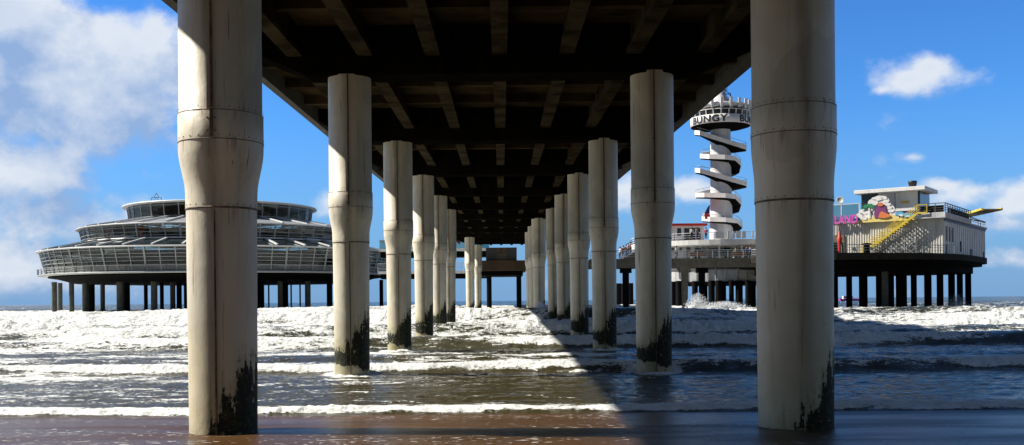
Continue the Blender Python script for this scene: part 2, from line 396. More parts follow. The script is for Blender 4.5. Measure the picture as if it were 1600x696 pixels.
# ------------------------------------------------------------------ sea
def build_sea():
    yr = [13.4]
    while yr[-1] < 260: yr.append(yr[-1]+.022+.0036*(yr[-1]-10))
    while yr[-1] < 9000: yr.append(yr[-1]*1.022)
    yr = np.array(yr)
    u = np.linspace(-1,1,1150); u = np.sign(u)*np.abs(u)**1.15
    Yg = np.repeat(yr[:,None], len(u), 1); Xg = u[None,:]*(yr[:,None]*.62+7)
    x, y = Xg, Yg
    far = sstep(150, 320, y)
    # background chop, growing out to sea
    amp = .012+.16*sstep(25,120,y)
    z = amp*(fbm(x*.10, y*.33, 4, 1)*1.1)+ (.05+.10*sstep(20,60,y))*fbm(x*.8,y*1.9,4,5,.6)*(1-far)
    z = z + sstep(200,500,y)*.30*(gn(x*.03,y*.05,31)+.5*gn(x*.09,y*.12,32))
    foam = np.zeros_like(x)
    #        y0   h   front back meander foam
    bores = [(14.9,.10,.22,.8,.75,.98,11),(24.3,.24,.40,1.5,.85,1.0,12),(29.5,.10,.4,1.5,1.0,.7,13),(36.8,.36,.6,2.4,1.0,1.0,14),
             (41.5,.18,.6,2,1.5,.8,26),(47.5,.45,.9,3,1.4,1.0,15),(54,.35,.9,3,2.0,.9,16),(61,.65,1.2,5,2.5,1.0,17),(74,.85,1.3,6,4,1.0,18),(92,.95,1.6,8,5,1.0,19),
             (115,.95,2,10,7,1.0,20),(145,.95,2.5,12,8,.9,21),(185,.8,3,14,10,.7,22),(235,.8,4,14,12,.4,23),(300,.8,5,20,20,.3,24)]
    for (y0,h,wf,wb,me,fo,sd_) in bores:
        if y0 > 28: me = me*1.6
        if y0 > 88: h = h*.78
        m = me*gn(x*.045*25/(y0+10)+3.1, x*0+sd_, sd_)+ .30*me*gn(x*.35*20/(y0+8), x*0+sd_, sd_+50)+ .07*me*gn(x*2.2*15/(y0), x*0, sd_+70)
        a = h*np.clip(.85+.75*gn(x*.09*25/(y0+10), x*0+.5, sd_+90), .25, 1.5)
        s = y-y0-m
        pr = np.where(s<0, np.exp(-(s/wf)**2), np.exp(-(s/wb)**2))
        z = z+a*pr
        lit = np.clip((.75 if y0 < 28 else .72)+(1.1 if y0 < 28 else 1.7)*gn(x*.12*25/(y0+10), x*0, sd_+33), .15, 1.1)
        f = np.where(s<0, np.exp(-(s/(wf*1.25))**4), np.exp(-np.abs(s/(wb*.75))**1.3))*fo*np.where(y0<30, np.clip(lit*1.2,.62,1.08), lit)
        foam = np.maximum(foam, f)
    # general cover of broken water between the lines
    cov = (.41+.05*sstep(2,-3,x))*sstep(14.9,16.5,y)+.20*sstep(31,38,y)+.15*sstep(55,90,y)
    cov = cov*(1-.75*sstep(170,260,y))
    side = -.24*np.exp(-((x-1)/ (6+.05*y))**2) -.22*sstep(3,9,x)*(1-sstep(45,90,y))
    cov = cov*(1+1.6*side)+.55*fbm(x*.10,y*.30,4,77)*sstep(16,24,y)*(1-.6*far)
    cov = cov-.04*sstep(26,31,y)*(1-sstep(60,90,y))-.05*np.exp(-((y-19.8)/2.6)**2)-.05*np.exp(-((y-28)/2.2)**2)+.16*fbm(x*.5,y*1.8,3,78)*(1-far)
    foam = foam*(1-.45*sstep(14,40,x)*sstep(62,85,y))
    cov = cov*(1-.45*sstep(14,40,x)*sstep(62,85,y))
    foam = np.clip(np.maximum(foam*(.80+.10*sstep(25,45,y)), cov), 0, 1.0)
    foam = np.where(y>300, foam*.55, foam)
    for k in range(1,6):                                    # wash round the columns
        for sx in (-3.5,3.5):
            d = np.hypot(x-sx, (y-(12.3+11*k)))
            foam = np.maximum(foam, .85*np.exp(-((d-.5)/(.22+.05*k))**2)); tail = np.exp(-((x-sx)/.45)**2)*np.exp(-np.clip(12.3+11*k-y,0,9)/2.0)*(y<12.3+11*k)
            foam = np.maximum(foam, .62*tail)
    # froth stands up in lumps
    near = 1-sstep(60,200,y)
    lump = np.abs(fbm(x*1.5, y*1.5, 4, 41))
    lump2 = np.abs(fbm(x*.45, y*.5, 4, 43))
    ff = sstep(.55,.95,foam)
    hscale = .035+.16*sstep(18,60,y)
    z = z+ff*.10*np.abs(fbm(x*4.5,y*4.5,3,45,.6))*(1-sstep(30,60,y))
    z = z+ff*(hscale*lump*1.8*(.4+.6*near) + hscale*1.5*lump2*sstep(30,60,y))
    base = .075*(1-sstep(15,26,y))
    z = z*sstep(13.9,15.2,y)+base-.05*(1-sstep(13.6,14.6,y-.45*gn(x*.15+3.1,x*0+11,11)))
    return grid_obj('sea', Xg, Yg, z, sea_material(), (('foam',foam),))
def sea_material():
    m = bpy.data.materials.new('sea_water'); m.use_nodes = True; t = NT(m.node_tree); t.n.clear()
    ou = t.new('ShaderNodeOutputMaterial')
    pos = t.new('ShaderNodeNewGeometry').outputs['Position']; P = t.sep(pos)
    at = t.new('ShaderNodeAttribute', attribute_name='foam').outputs['Fac']
    big = t.noise(t.vmath('MULTIPLY', pos, (.28,1.0,1)), 1.0, 6, .6, .5)
    mid = t.noise(t.vmath('MULTIPLY', pos, (1.5,4.8,1)), 1.0, 6, .65, .8)
    fine = t.noise(pos, 14, 4, .6)
    vor = t.new('ShaderNodeTexVoronoi', feature='DISTANCE_TO_EDGE'); vor.inputs['Scale'].default_value = 1.5
    wp = t.vmath('ADD', t.vmath('MULTIPLY', pos, (.8,1.7,1)), t.vmath('SCALE', t.noise(pos, 1.4, 4, .6, col=True), 1.3))
    t.l.new(wp, vor.inputs['Vector'])
    lace = t.smooth(vor.outputs['Distance'], .20, .0)
    val = t.math('ADD', at, t.math('MULTIPLY', t.math('SUBTRACT', big, .5), .75))
    val = t.math('ADD', val, t.math('MULTIPLY', t.math('SUBTRACT', mid, .5), 1.05))
    val = t.math('ADD', val, t.math('MULTIPLY', t.math('SUBTRACT', fine, .5), .62))
    val = t.math('ADD', val, t.math('MULTIPLY', lace, .10))
    ff = t.smooth(val, .47, .64)
    # water body
    wb = t.new('ShaderNodeBsdfPrincipled')
    wc = t.mix(t.smooth(P[1], 16, 60), (.050,.040,.014), (.036,.040,.018))
    wc = t.mix(t.smooth(P[1], 150, 500), wc, (.025,.035,.03))
    wc = t.mix(t.math('MULTIPLY', t.smooth(big,.45,.7), .4), wc, (.06,.052,.022))
    t.put(wb.inputs['Base Color'], wc)
    wb.inputs['Roughness'].default_value = .12; wb.inputs['IOR'].default_value = 1.33
    b = t.new('ShaderNodeBump'); b.inputs['Strength'].default_value = 1.0; b.inputs['Distance'].default_value = .10
    t.put(b.inputs['Distance'], t.smooth(P[1], 15, 120, .11, .6))
    h = t.math('ADD', mid, t.math('MULTIPLY', big, 1.2)); h = t.math('ADD', h, t.math('MULTIPLY', fine, .18))
    t.l.new(h, b.inputs['Height']); t.l.new(b.outputs[0], wb.inputs['Normal'])
    fb = t.new('ShaderNodeBsdfPrincipled')
    fc = t.mix(t.smooth(t.noise(pos, 5.0, 5, .65), .35, .65), (.76,.76,.73), (.60,.61,.58))
    t.put(fb.inputs['Base Color'], fc); fb.inputs['Roughness'].default_value = .7; fb.inputs['Specular IOR Level'].default_value = .3
    b2 = t.new('ShaderNodeBump'); b2.inputs['Strength'].default_value = 1.0
    t.put(b2.inputs['Distance'], t.smooth(P[1], 15, 80, .07, .16))
    h2 = t.math('ADD', t.math('MULTIPLY', t.noise(pos, 7, 4, .55), .7), t.math('MULTIPLY', t.noise(t.vmath('MULTIPLY', pos, (1,1.6,1)), 1.6, 3, .5), 1.8))
    t.l.new(h2, b2.inputs['Height']); t.l.new(b2.outputs[0], fb.inputs['Normal'])
    mx = t.new('ShaderNodeMixShader'); t.l.new(ff, mx.inputs[0]); t.l.new(wb.outputs[0], mx.inputs[1]); t.l.new(fb.outputs[0], mx.inputs[2])
    t.l.new(mx.outputs[0], ou.inputs[0])
    return m
sea = build_sea(); tag(sea, 'rough sea with lines of white breaking surf rolling to the beach')

# ------------------------------------------------------------------ the pier
SL = .021
def lift(mb):                                    # the deck climbs gently seaward
    mb.v = [(x,y,z+SL*y) for x,y,z in mb.v]; return mb
pier = thing('pier', 'long concrete pier overhead, its dark deck carried on two rows of white columns', 'pier', (0,0,0))
Y0, Y1 = -72, 150  # seaward end lengthened so the deck shades the end block
B = 1.7
BOT, EDG, GIR, SLB = B+4.68, B+5.30, B+5.10, B+5.80
COLY = [12.3+11*k for k in range(-7,10)]
# crossbeams
for yy in COLY+[COLY[-1]+11, COLY[-1]+22]:
    mb = MB(); h = .46
    pts = [(-6.15,EDG+.12),(-4.4,BOT),(4.4,BOT),(6.15,EDG+.12),(6.15,SLB+.02),(-6.15,SLB+.02)]
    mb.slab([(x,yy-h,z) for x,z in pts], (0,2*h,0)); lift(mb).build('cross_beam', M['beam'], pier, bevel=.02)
for gx in (-4.65,-3.05,-1.52,0,1.52,3.05,4.65):
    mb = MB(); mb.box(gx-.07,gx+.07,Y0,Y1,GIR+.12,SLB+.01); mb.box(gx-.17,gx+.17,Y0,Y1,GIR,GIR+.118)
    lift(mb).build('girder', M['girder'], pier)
mb = MB(); mb.box(-6.3,6.3,Y0,Y1,SLB,SLB+.35)
for yy in COLY:
    for k in (2.75,5.5,8.25): mb.box(-6.12,6.12,yy+k-.13,yy+k+.13,SLB-.26,SLB+.01)
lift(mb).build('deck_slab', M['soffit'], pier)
for s in (-1,1):
    mb = MB(); mb.box(min(s*6.12,s*6.34),max(s*6.12,s*6.34),Y0,Y1,EDG,SLB+.6); lift(mb).build('edge_beam', M['edge'], pier)
    # closed gallery on top: wall, window band, roof
    a, b_ = sorted((s*6.0,s*6.15))
    mb = MB(); mb.box(a,b_,Y0,Y1,SLB+.35,SLB+1.3); mb.box(a,b_,Y0,Y1,SLB+2.7,SLB+3.3); lift(mb).build('gallery_wall', M['white'], pier)
    mb = MB(); mb.box(s*6.06-.02,s*6.06+.02,Y0,Y1,SLB+1.3,SLB+2.7); lift(mb).build('window_band', M['darkglass'], pier)
    mb = MB(); mb.box(s*6.2-.05,s*6.2+.05,Y0,Y1,SLB+3.6,SLB+4.45); lift(mb).build('parapet', M['white'], pier)
mb = MB(); mb.box(-6.35,6.35,Y0,Y1,SLB+3.3,SLB+3.6); lift(mb).build('upper_deck', M['edge'], pier)
# column: lower shaft, with sleeve, joint rings and bolted seam
def make_column(seam=True, k=1.0, low=.42):
    c = MB().lathe([((low-.015)*k,-9.5),((low-.015)*k,-2.6),(low*k,0)], 64).build('column', M['column'], pier)
    b0 = low+.005; pr = [(b0,0)]
    for i in range(13):
        t = i/12; u_ = max(0,min(1,(t-.22)/.70)); e = u_*u_*(3-2*u_); pr.append((b0+(.506-b0)*(.10*t+.90*e), .02+.76*t))
    pr += [(.507,.80),(.507,1.135),(.494,1.145),(.494,3.81)]
    MB().lathe([(r*k,z) for r,z in pr], 64).build('sleeve', M['column'], c)
    def ring(z, r, hh=.018, nb=26):
        m = MB().lathe([(r-.01,z-hh),(r+.004,z-hh),(r+.004,z+hh),(r-.01,z+hh)], 64, cap=False)
        for i in range(nb):
            a = 2*math.pi*i/nb+.1; p = Vector((math.cos(a),math.sin(a),0))
            q = p*(r+.001)+Vector((0,0,z+.04)); m.tube(q, q+p*.005, .008, .005, 6)
        m.build('joint_ring', M['ring'], c)
    ring(0.0,b0*k,.012); ring(.80,.508*k,.005); ring(1.14,.505*k,.004)
    if seam:
        m = MB()
        def strip(z0,z1,r,w,a):
            p = Vector((math.sin(a),-math.cos(a),0)); q = Vector((math.cos(a),math.sin(a),0))
            m.bar(p*r+Vector((0,0,z0)), p*r+Vector((0,0,z1)), w, .02)
            z = z0+.07
            while z < z1-.03:
                for sg in (-1,1) if w > .03 else (0,):
                    o = p*(r+.004)+q*(w*.5+.025)*sg+Vector((0,0,z)); m.tube(o, o+p*.014, .012, .009, 6)
                z += .15
        strip(1.17,3.8,.496*k,.028,R(3)); strip(.82,1.15,.509*k,.035,R(3))
        strip(-9,-.03,.411*k,.018,R(4))
        m.build('seam', M['seam'], c)
    return c
def put_col(c, x, y, rot=0):
    c.location = (x, y, (2.84 if x < 0 else 2.87)+SL*(y-12.3)); c.rotation_euler.z = rot; return c
proto = make_column(); plain = make_column(False, 1.0, .462); fat = make_column(True, 1.12)
used = set()
def column(x, y, src, rot=0):
    c = src if src.name not in used else dup(src, pier)
    used.add(src.name); return put_col(c, x, y, rot)
for k in range(-7,6):
    y = 12.3+11*k; o = {0:.085, 1:.02}.get(k, 0)
    column(-3.5+o, y, proto, R(0))
    if k == 0: column(3.5+o, y, plain)
    else: column(3.5+o, y, proto, R(-6))
for k in (6,7,8): column(2.92, 12.3+11*k, fat, 0)
column(-3.5, 12.3+99, fat); column(-3.2, 137, fat)

# concrete block and platform at the pier's end
blk = thing('pier_end_block', 'grey block with rusty plates on a stained slab below the far end of the pier', 'building', (0,142,0))
def wb_(m, x0,x1,y0,y1,z0,z1): return m.box(x0,x1,y0-142,y1-142,z0,z1)
wb_(MB(), -3.5,3.45,139,150,B+4.15,B+5.55).build('platform_slab', M['brown'], blk)
wb_(MB(), -3.0,3.0,140.5,150,B+3.5,B+4.15).build('slab_beam', M['dark'], blk)
wb_(MB(), -2.15,2.15,140.2,147,B+5.55,B+7.4).build('wall', M['panel'], blk)
wb_(MB(), -.65,.75,140.1,140.2,B+6.7,B+7.35).build('rusty_plate', M['rust'], blk)
wb_(MB(), -.6,.8,140.08,140.2,B+5.56,B+6.6).build('lower_plate', M['olive'], blk)
for px in (764.5,811,829):
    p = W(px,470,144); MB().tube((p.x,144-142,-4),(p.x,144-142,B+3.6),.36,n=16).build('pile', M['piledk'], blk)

# ------------------------------------------------------------------ railing helper
def railing(name, pts, mat_, parent, h=1.05, rails=4, post=1.6, r=.035):
    m = MB()
    for a, b in zip(pts[:-1], pts[1:]):
        a = Vector(a); b = Vector(b); L = (b-a).length; n = max(1, round(L/post))
        for i in range(n+1):
            p = a.lerp(b, i/n); m.bar(p, p+Vector((0,0,h)), r*1.7)
        for k in range(rails):
            z = h*(k+1)/rails; w = r*2.0 if k == rails-1 else r*1.1
            m.bar(a+Vector((0,0,z)), b+Vector((0,0,z)), w)
    return m.build(name, mat_, parent)

# ------------------------------------------------------------------ glass pavilion
CX, CY = -50.8, 183.0
pav = thing('glass_pavilion', 'round three-tiered glass pavilion with white rims on piles over the surf', 'pavilion', (CX,CY,0))
def circ(r, z, n, a0=0): return [Vector((r*math.cos(a0+2*math.pi*i/n), r*math.sin(a0+2*math.pi*i/n), z)) for i in range(n+1)]
def tier(z0, z1, r0, r1, n, hz, core):
    """leaning glazing from radius r0 at z0 to r1 at z1"""
    MB().lathe([(r0-.05,z0),(r1-.05,z1)], n, smooth=False, cap=False).build('glazing', M['glass'], pav)
    m = MB()
    A = circ(r0,z0,n); Bq = circ(r1,z1,n)
    for i in range(n):
        m.bar(A[i], Bq[i], .13 if i % 3 else .24)
    for t in hz:
        c = circ(r0+(r1-r0)*t, z0+(z1-z0)*t, n)
        for i in range(n): m.bar(c[i], c[i+1], .09)
    m.build('glazing_frame', M['grey'], pav)
    MB().lathe([(core,z0),(core,z1)], 40, cap=True).build('dark_core', M['inner'], pav)  # near-black core drum added to darken the middle behind the glass
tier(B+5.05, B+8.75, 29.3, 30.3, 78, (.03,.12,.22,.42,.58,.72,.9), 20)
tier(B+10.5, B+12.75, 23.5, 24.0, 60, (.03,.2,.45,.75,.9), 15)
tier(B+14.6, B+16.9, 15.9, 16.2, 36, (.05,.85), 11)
MB().lathe([(0.1,B+4.75),(29.6,B+4.75),(29.6,B+5.05),(0.1,B+5.05)], 60, smooth=False, cap=False).build('floor_slab', M['white'], pav)
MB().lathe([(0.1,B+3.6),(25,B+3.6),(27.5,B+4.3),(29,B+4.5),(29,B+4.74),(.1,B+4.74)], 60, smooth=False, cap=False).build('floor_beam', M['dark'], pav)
def rim(z, r, th=.20, name='roof_rim'):
    return MB().lathe([(r-1.0,z-.05),(r,z),(r,z+th*.7),(r-.5,z+th),(r-1.0,z+th)], 72, cap=False).build(name, M['steel'], pav)
rim(B+8.75,30.9); rim(B+12.75,24.6); rim(B+16.9,17.0,.35)
MB().lathe([(29.95,B+8.98),(23.3,B+10.4)], 72, cap=False).build('lower_roof', M['darkglass'], pav)
MB().lathe([(23.65,B+12.98),(15.7,B+14.5)], 72, cap=False).build('middle_roof', M['roof'], pav)
MB().lathe([(16.05,B+17.2),(12,B+17.75),(6,B+18.2),(.1,B+18.4)], 72, cap=False).build('top_roof', M['roof'], pav)
MB().lathe([(23.7,B+10.38),(23.9,B+10.38),(23.9,B+10.62),(23.7,B+10.62)], 72, cap=False).build('middle_rim', M['white'], pav)
for (ra,za,rb,zb,n) in ((30.2,B+9.12,23.8,B+10.55,40),(23.9,B+13.12,15.9,B+14.65,32)):
    rf = None
    for i in range(n):
        a = 2*math.pi*(i+.5)/n
        if rf is None:
            rf = MB().bar((ra,0,za),(rb,0,zb),.32,.22).build('rafter', M['steel'], pav); rf.rotation_euler.z = a
        else:
            q = rf.copy(); COL.objects.link(q); q.parent = pav; q.rotation_euler.z = a
railing('railing', circ(30.6,B+4.95,60), M['rail'], pav, 1.0, 3, 3.0, .04)
MB().lathe([(29.6,B+4.78),(30.7,B+4.8),(30.7,B+4.95),(29.6,B+4.95)], 60, cap=False).build('walk_edge', M['grey'], pav)
m = MB()                                                                   # small frame mast on the roof
q = W(244.5,309,178)-Vector((CX,CY,0)); z0 = B+16.9
for sx in (-.85,.85):
    m.bar((q.x+sx,q.y,z0),(q.x+sx,q.y,z0+1.9),.09)
for zz in (.9,1.9): m.bar((q.x-.85,q.y,z0+zz),(q.x+.85,q.y,z0+zz),.09)
m.bar((q.x-.85,q.y,z0+.9),(q.x,q.y,z0+1.9),.07); m.bar((q.x+.85,q.y,z0+.9),(q.x,q.y,z0+1.9),.07)
m.bar((q.x-.45,q.y,z0+1.9),(q.x,q.y,z0+2.7),.08); m.bar((q.x+.45,q.y,z0+1.9),(q.x,q.y,z0+2.7),.08)
m.build('roof_mast', M['grey'], pav)
for (px,w,h_) in ((240,.9,1.9),(162,.5,1.7)):                               # red hangings behind the middle windows
    a = W(px,350,165)-Vector((CX,CY,0)); a.z = 0; a = a.normalized()*22.2; t_ = a.normalized().cross(Vector((0,0,1)))
    m = MB()
    zz = B+10.65
    m.slab([a-t_*w/2+Vector((0,0,zz)), a+t_*w/2+Vector((0,0,zz)), a+t_*w*.35+Vector((0,0,zz+h_)), a-t_*w*.5+Vector((0,0,zz+h_))], -a.normalized()*.12)
    m.build('red_hanging', M['red'], pav)
for (px, d, w, dark) in ((85,178,8,0),(94,186,7,0),(112,181,7.5,0),(133,172,8.5,0),(143,182,10,1),(160.5,180,7,0),(188,165,11,0),(198,172,10,1),
        (241,163,10,0),(253,172,6,1),(270,170,8,0),(280,176,8,1),(292,165,9,1),(330,165,12,1),(360,170,12,1),(395,172,16,1),(408,182,10,1),
        (438,168,8,0),(446,175,9,1),(481,170,9,0),(515,172,9,1),(530,182,9,1),(556,180,8,1),(596,184,6,1),(228,190,6,1),(310,190,6,1)):
    p = W(px,470,d); r = w*d/F/2
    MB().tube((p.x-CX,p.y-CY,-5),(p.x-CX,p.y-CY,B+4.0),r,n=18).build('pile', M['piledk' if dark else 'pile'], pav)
for px in (420,455,469):
    p = W(px,470,160); m = MB()
    m.tube((p.x-CX,p.y-CY,-4),(p.x-CX,p.y-CY,B+3.7),.13,n=8)
    m.bar((p.x-CX-.6,p.y-CY,B+3.55),(p.x-CX+.6,p.y-CY,B+3.55),.14); m.bar((p.x-CX,p.y-CY,B+3.0),(p.x-CX-.45,p.y-CY,B+3.5),.09); m.bar((p.x-CX,p.y-CY,B+3.0),(p.x-CX+.45,p.y-CY,B+3.5),.09)
    m.build('thin_post', M['piledk'], pav)

# link bridges between pavilion and pier end
lk = thing('link_bridge', 'two-level bridge with white railing joining the pavilion to the pier end', 'bridge', (-14,165,0))
MB().box(-6,12,-2.5,2.5,B+4.45,B+4.9).build('lower_deck', M['white'], lk)
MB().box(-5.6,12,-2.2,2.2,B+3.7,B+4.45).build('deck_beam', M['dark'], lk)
railing('railing', [(-6,-2.45,B+4.9),(12,-2.45,B+4.9)], M['steel'], lk, 1.25, 5, 1.5, .04)
MB().box(-6,12,0,5,B+8.2,B+8.65).build('upper_deck', M['white'], lk)
MB().box(-5.9,11.9,.3,4.7,B+7.3,B+8.2).build('upper_beam', M['dark'], lk)
MB().box(-6,12,.15,.2,B+8.65,B+9.9).build('glazing', M['screen'], lk)
MB().box(-6,12,0,5,B+9.9,B+10.1).build('roof', M['grey'], lk)
for xx in (-3,3,9): MB().tube((xx,0,-4),(xx,0,B+3.7),.42,n=16).build('pile', M['piledk'], lk)

# ------------------------------------------------------------------ right walkway
H = B+5.5
wk = thing('walkway', 'straight concrete walkway with white railing in front of the round tower building', 'walkway', (27,136,0))
MB().box(-15,12,0,6,H-.35,H).build('deck', M['olive'], wk)
MB().box(-15,12,.15,1.1,H-1.25,H-.35).build('beam', M['olive'], wk, bevel=.03)
MB().box(-15,12,3.5,4.4,H-1.25,H-.35).build('rear_beam', M['piledk'], wk)
railing('railing', [(-15,.12,H),(12,.12,H)], M['steel'], wk, 1.1, 4, 2.1, .045)
railing('rear_railing', [(-15,5.85,H),(12,5.85,H)], M['grey'], wk, 1.1, 3, 2.1, .03)
for (px, dd, mt) in ((1070,.9,'olive'),(1097,4,'piledk'),(978,1.2,'piledk')):
    p = W(px,470,136+dd); x = p.x-27
    c = MB().tube((x,dd,-4),(x,dd,H-1.9),.40,.46,n=20).build('pile', M[mt], wk)
    MB().box(x-.75,x+.75,dd-.6,dd+.6,H-1.9,H-1.25).build('pile_cap', M[mt], c)

# ------------------------------------------------------------------ round building below the tower
TD = 165.0
tp = W(1128,470,TD); TX, TY = tp.x, tp.y
rb = thing('round_building', 'white round two-storey building with balcony and red roof line at the tower foot', 'building', (TX,TY,0))
R1 = 13.0
MB().lathe([(R1,B+2.6),(R1,H+2.5)],56).build('wall', M['tower2'], rb)
MB().lathe([(R1+.3,B+2.2),(R1+.3,B+2.6)],56).build('base_ring', M['dark'], rb)
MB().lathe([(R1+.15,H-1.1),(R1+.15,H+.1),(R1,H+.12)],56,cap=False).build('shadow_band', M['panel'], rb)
MB().lathe([(R1+1.6,H+2.5),(R1+1.8,H+2.65),(R1+1.8,H+3.4),(.5,H+3.4)],56,smooth=False).build('balcony_slab', M['white'], rb)
railing('balcony_railing', circ(R1+1.7,H+3.4,44), M['steel'], rb, 1.05, 3, 1.9, .04)
# upper room left of the tower
ux0, ux1 = W(1040,470,155).x-TX, W(1104,470,155).x-TX
MB().box(ux0,ux1,-8.5,2,H+3.4,H+5.85).build('upper_room_wall', M['tower'], rb)
MB().box(ux0-.3,ux1+.4,-9.3,2.4,H+5.85,H+6.2).build('red_roof_edge', M['red'], rb)
for k,(a,b) in enumerate(((1060,1066),(1071,1079),(1080,1088),(1089,1096))):
    MB().box(W(a,470,156).x-TX,W(b,470,156).x-TX,-8.56,-8.4,H+3.5+(.8 if k==0 else 0),H+5.5).build('window', M['darkglass'], rb)
for (px,w,z0_,z1_) in ((1062,1.0,1.9,2.35),(1073.5,.35,1.9,2.3),(1084.5,.6,1.85,2.25)):
    a = W(px,470,150)-Vector((TX,TY,0)); a.z = 0; y = -math.sqrt(R1*R1-a.x*a.x)
    MB().box(a.x-w/2,a.x+w/2,y-.25,y+.2,H+z0_,H+z1_).build('window', M['darkglass'], rb)
a = W(1049,470,150)-Vector((TX,TY,0)); y = -math.sqrt(R1*R1-a.x*a.x)
MB().box(a.x-.7,a.x+.7,y-.25,y+.3,H+.1,H+2.2).build('door', M['inner'], rb)
for (px,w,z0_,z1_,nm,mm) in ((1098,.9,.1,2.2,'door','inner'),(1108,1.3,1.0,2.1,'window','darkglass'),(1118,.9,.1,2.2,'door','panel'),(1131,1.6,.9,2.1,'window','darkglass'),(1142,.9,.1,2.2,'door','inner'),(1152,1.4,.9,2.1,'window','darkglass'),(1166,1.0,.1,2.2,'door','panel'),(1176,1.2,.9,2.1,'window','darkglass')):
    a = W(px,470,150)-Vector((TX,TY,0)); a.z = 0; y = -math.sqrt(R1*R1-a.x*a.x)
    MB().box(a.x-w/2,a.x+w/2,y-.2,y+.3,H+z0_,H+z1_).build(nm, M[mm], rb)
for px in (1058,1082,1096,1112,1124,1140,1158,1172):
    a = W(px,470,150)-Vector((TX,TY,0)); a.z = 0; y = -math.sqrt(R1*R1-a.x*a.x)
    MB().tube((a.x,y-.12,B+2.7),(a.x,y-.12,H+2.45),.09,n=6).build('downpipe', M['grey'], rb)
# white panels hung on the balcony railing
m = MB()
for px0,px1 in ((1117,1131),(1136,1139),(1144,1147),(1149,1156),(1158,1164),(1174,1176),(1179,1182)):
    xa, xb = W(px0,470,151).x-TX, W(px1,470,151).x-TX; xm = (xa+xb)/2
    y = -math.sqrt((R1+1.85)**2-xm*xm); MB().box(xa,xb,y-.12,y-.04,H+3.5,H+4.55).build('railing_panel', M['white'], rb)
for px in (1126,1160,1049):
    p = W(px,470,150.5); x = p.x-TX; y = -math.sqrt((R1+1.3)**2-min(x*x,150))
    MB().tube((x,y,H-.4),(x,y,H+2.6),.12,n=8).build('post', M['steel'], rb)
pr_ = random.Random(3)
for px, d in ((1052,155),(1061,150),(1086,153),(1112,151),(1123,150),(1131,160),(1143,151),(1155,152),(1169,150),(1177,158),(1100,165),(1020,160),(966,168),(975,170),(985,166),(1196,156)):
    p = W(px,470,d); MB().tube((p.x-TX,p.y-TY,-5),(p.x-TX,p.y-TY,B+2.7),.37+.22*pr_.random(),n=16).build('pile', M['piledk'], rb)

# ------------------------------------------------------------------ lookout tower
tw = thing('lookout_tower', 'tall white lookout tower with winding outside stair and lettered ring below its deck', 'tower', (TX,TY,0))
def hz(py, rr=0.0): return EYE+(468.3-py)*(TD-rr)/F
MB().lathe([(1.95,H+3.4),(1.72,hz(300)),(1.62,hz(195))],40).build('shaft', M['tower'], tw)
zr = hz(191.8,5)                       # bottom of the lettered band
RR = 4.83
MB().lathe([(1.6,zr-.55),(3.8,zr-.28),(RR-.05,zr)],56,cap=False).build('ring_soffit', M['dark'], tw)
MB().lathe([(RR-.04,zr),(RR,zr+.02),(RR+.02,zr+1.36),(RR-.25,zr+1.38)],72,cap=False).build('lettered_ring', M['white'], tw)
MB().lathe([(RR-.30,zr+1.37),(RR-.12,zr+2.15)],72,cap=False).build('ring_windows', M['darkglass'], tw)
m = MB()
for i in range(24):
    a = 2*math.pi*(i+.3)/24; c = Vector((math.cos(a),math.sin(a),0)); m.bar(c*(RR-.22)+Vector((0,0,zr+1.37)), c*(RR-.05)+Vector((0,0,zr+2.2)), .16)
m.build('window_frames', M['white'], tw)
MB().lathe([(RR-1.2,zr+2.15),(RR-.05,zr+2.15),(RR-.05,zr+2.26),(RR-1.2,zr+2.3)],56).build('window_head', M['white'], tw)
MB().lathe([(RR-1.3,zr+2.3),(RR-1.3,zr+2.75)],56,cap=False).build('recess', M['dark'], tw)
MB().lathe([(RR-1.3,zr+2.72),(RR-.35,zr+2.74),(RR-.25,zr+3.35),(RR-1.3,zr+3.45)],56).build('top_deck', M['tower'], tw)
for i in range(20):
    a = 2*math.pi*(i+.5)/20; c = Vector((math.cos(a),math.sin(a),0)); 
    MB().bar(c*(RR-.1)+Vector((0,0,zr+2.45)), c*(RR+.0)+Vector((0,0,zr+4.0)), .42,.22).build('fin', M['white'], tw)
MB().lathe([(1.9,zr+3.4),(1.45,zr+4.6),(.95,zr+5.3),(.9,zr+6.3),(.55,zr+6.6)],24).build('turret', M['tower'], tw)
MB().tube((0,0,zr+6.5),(0,0,zr+9.5),.08,n=6).build('mast', M['grey'], tw)
m = MB(); cx = W(1137,470,TD).x-TX
m.bar((cx-.9,-2,zr+5.0),(cx-.2,-2,zr+5.9),.12); m.bar((cx-.9,-2,zr+5.0),(cx+.3,-2,zr+5.0),.12); m.bar((cx-.9,-2,zr+6.0),(cx+.35,-2,zr+4.85),.1)
m.bar((cx+.3,-2,zr+3.4),(cx+.3,-2,zr+5.1),.16); m.bar((cx-.7,-2,zr+3.4),(cx-.7,-2,zr+4.9),.08); m.bar((cx-.7,-2,zr+3.6),(cx+.3,-2,zr+4.6),.06); m.bar((cx-.7,-2,zr+4.3),(cx+.3,-2,zr+3.6),.06)
m.build('jump_crane', M['blue'], tw)
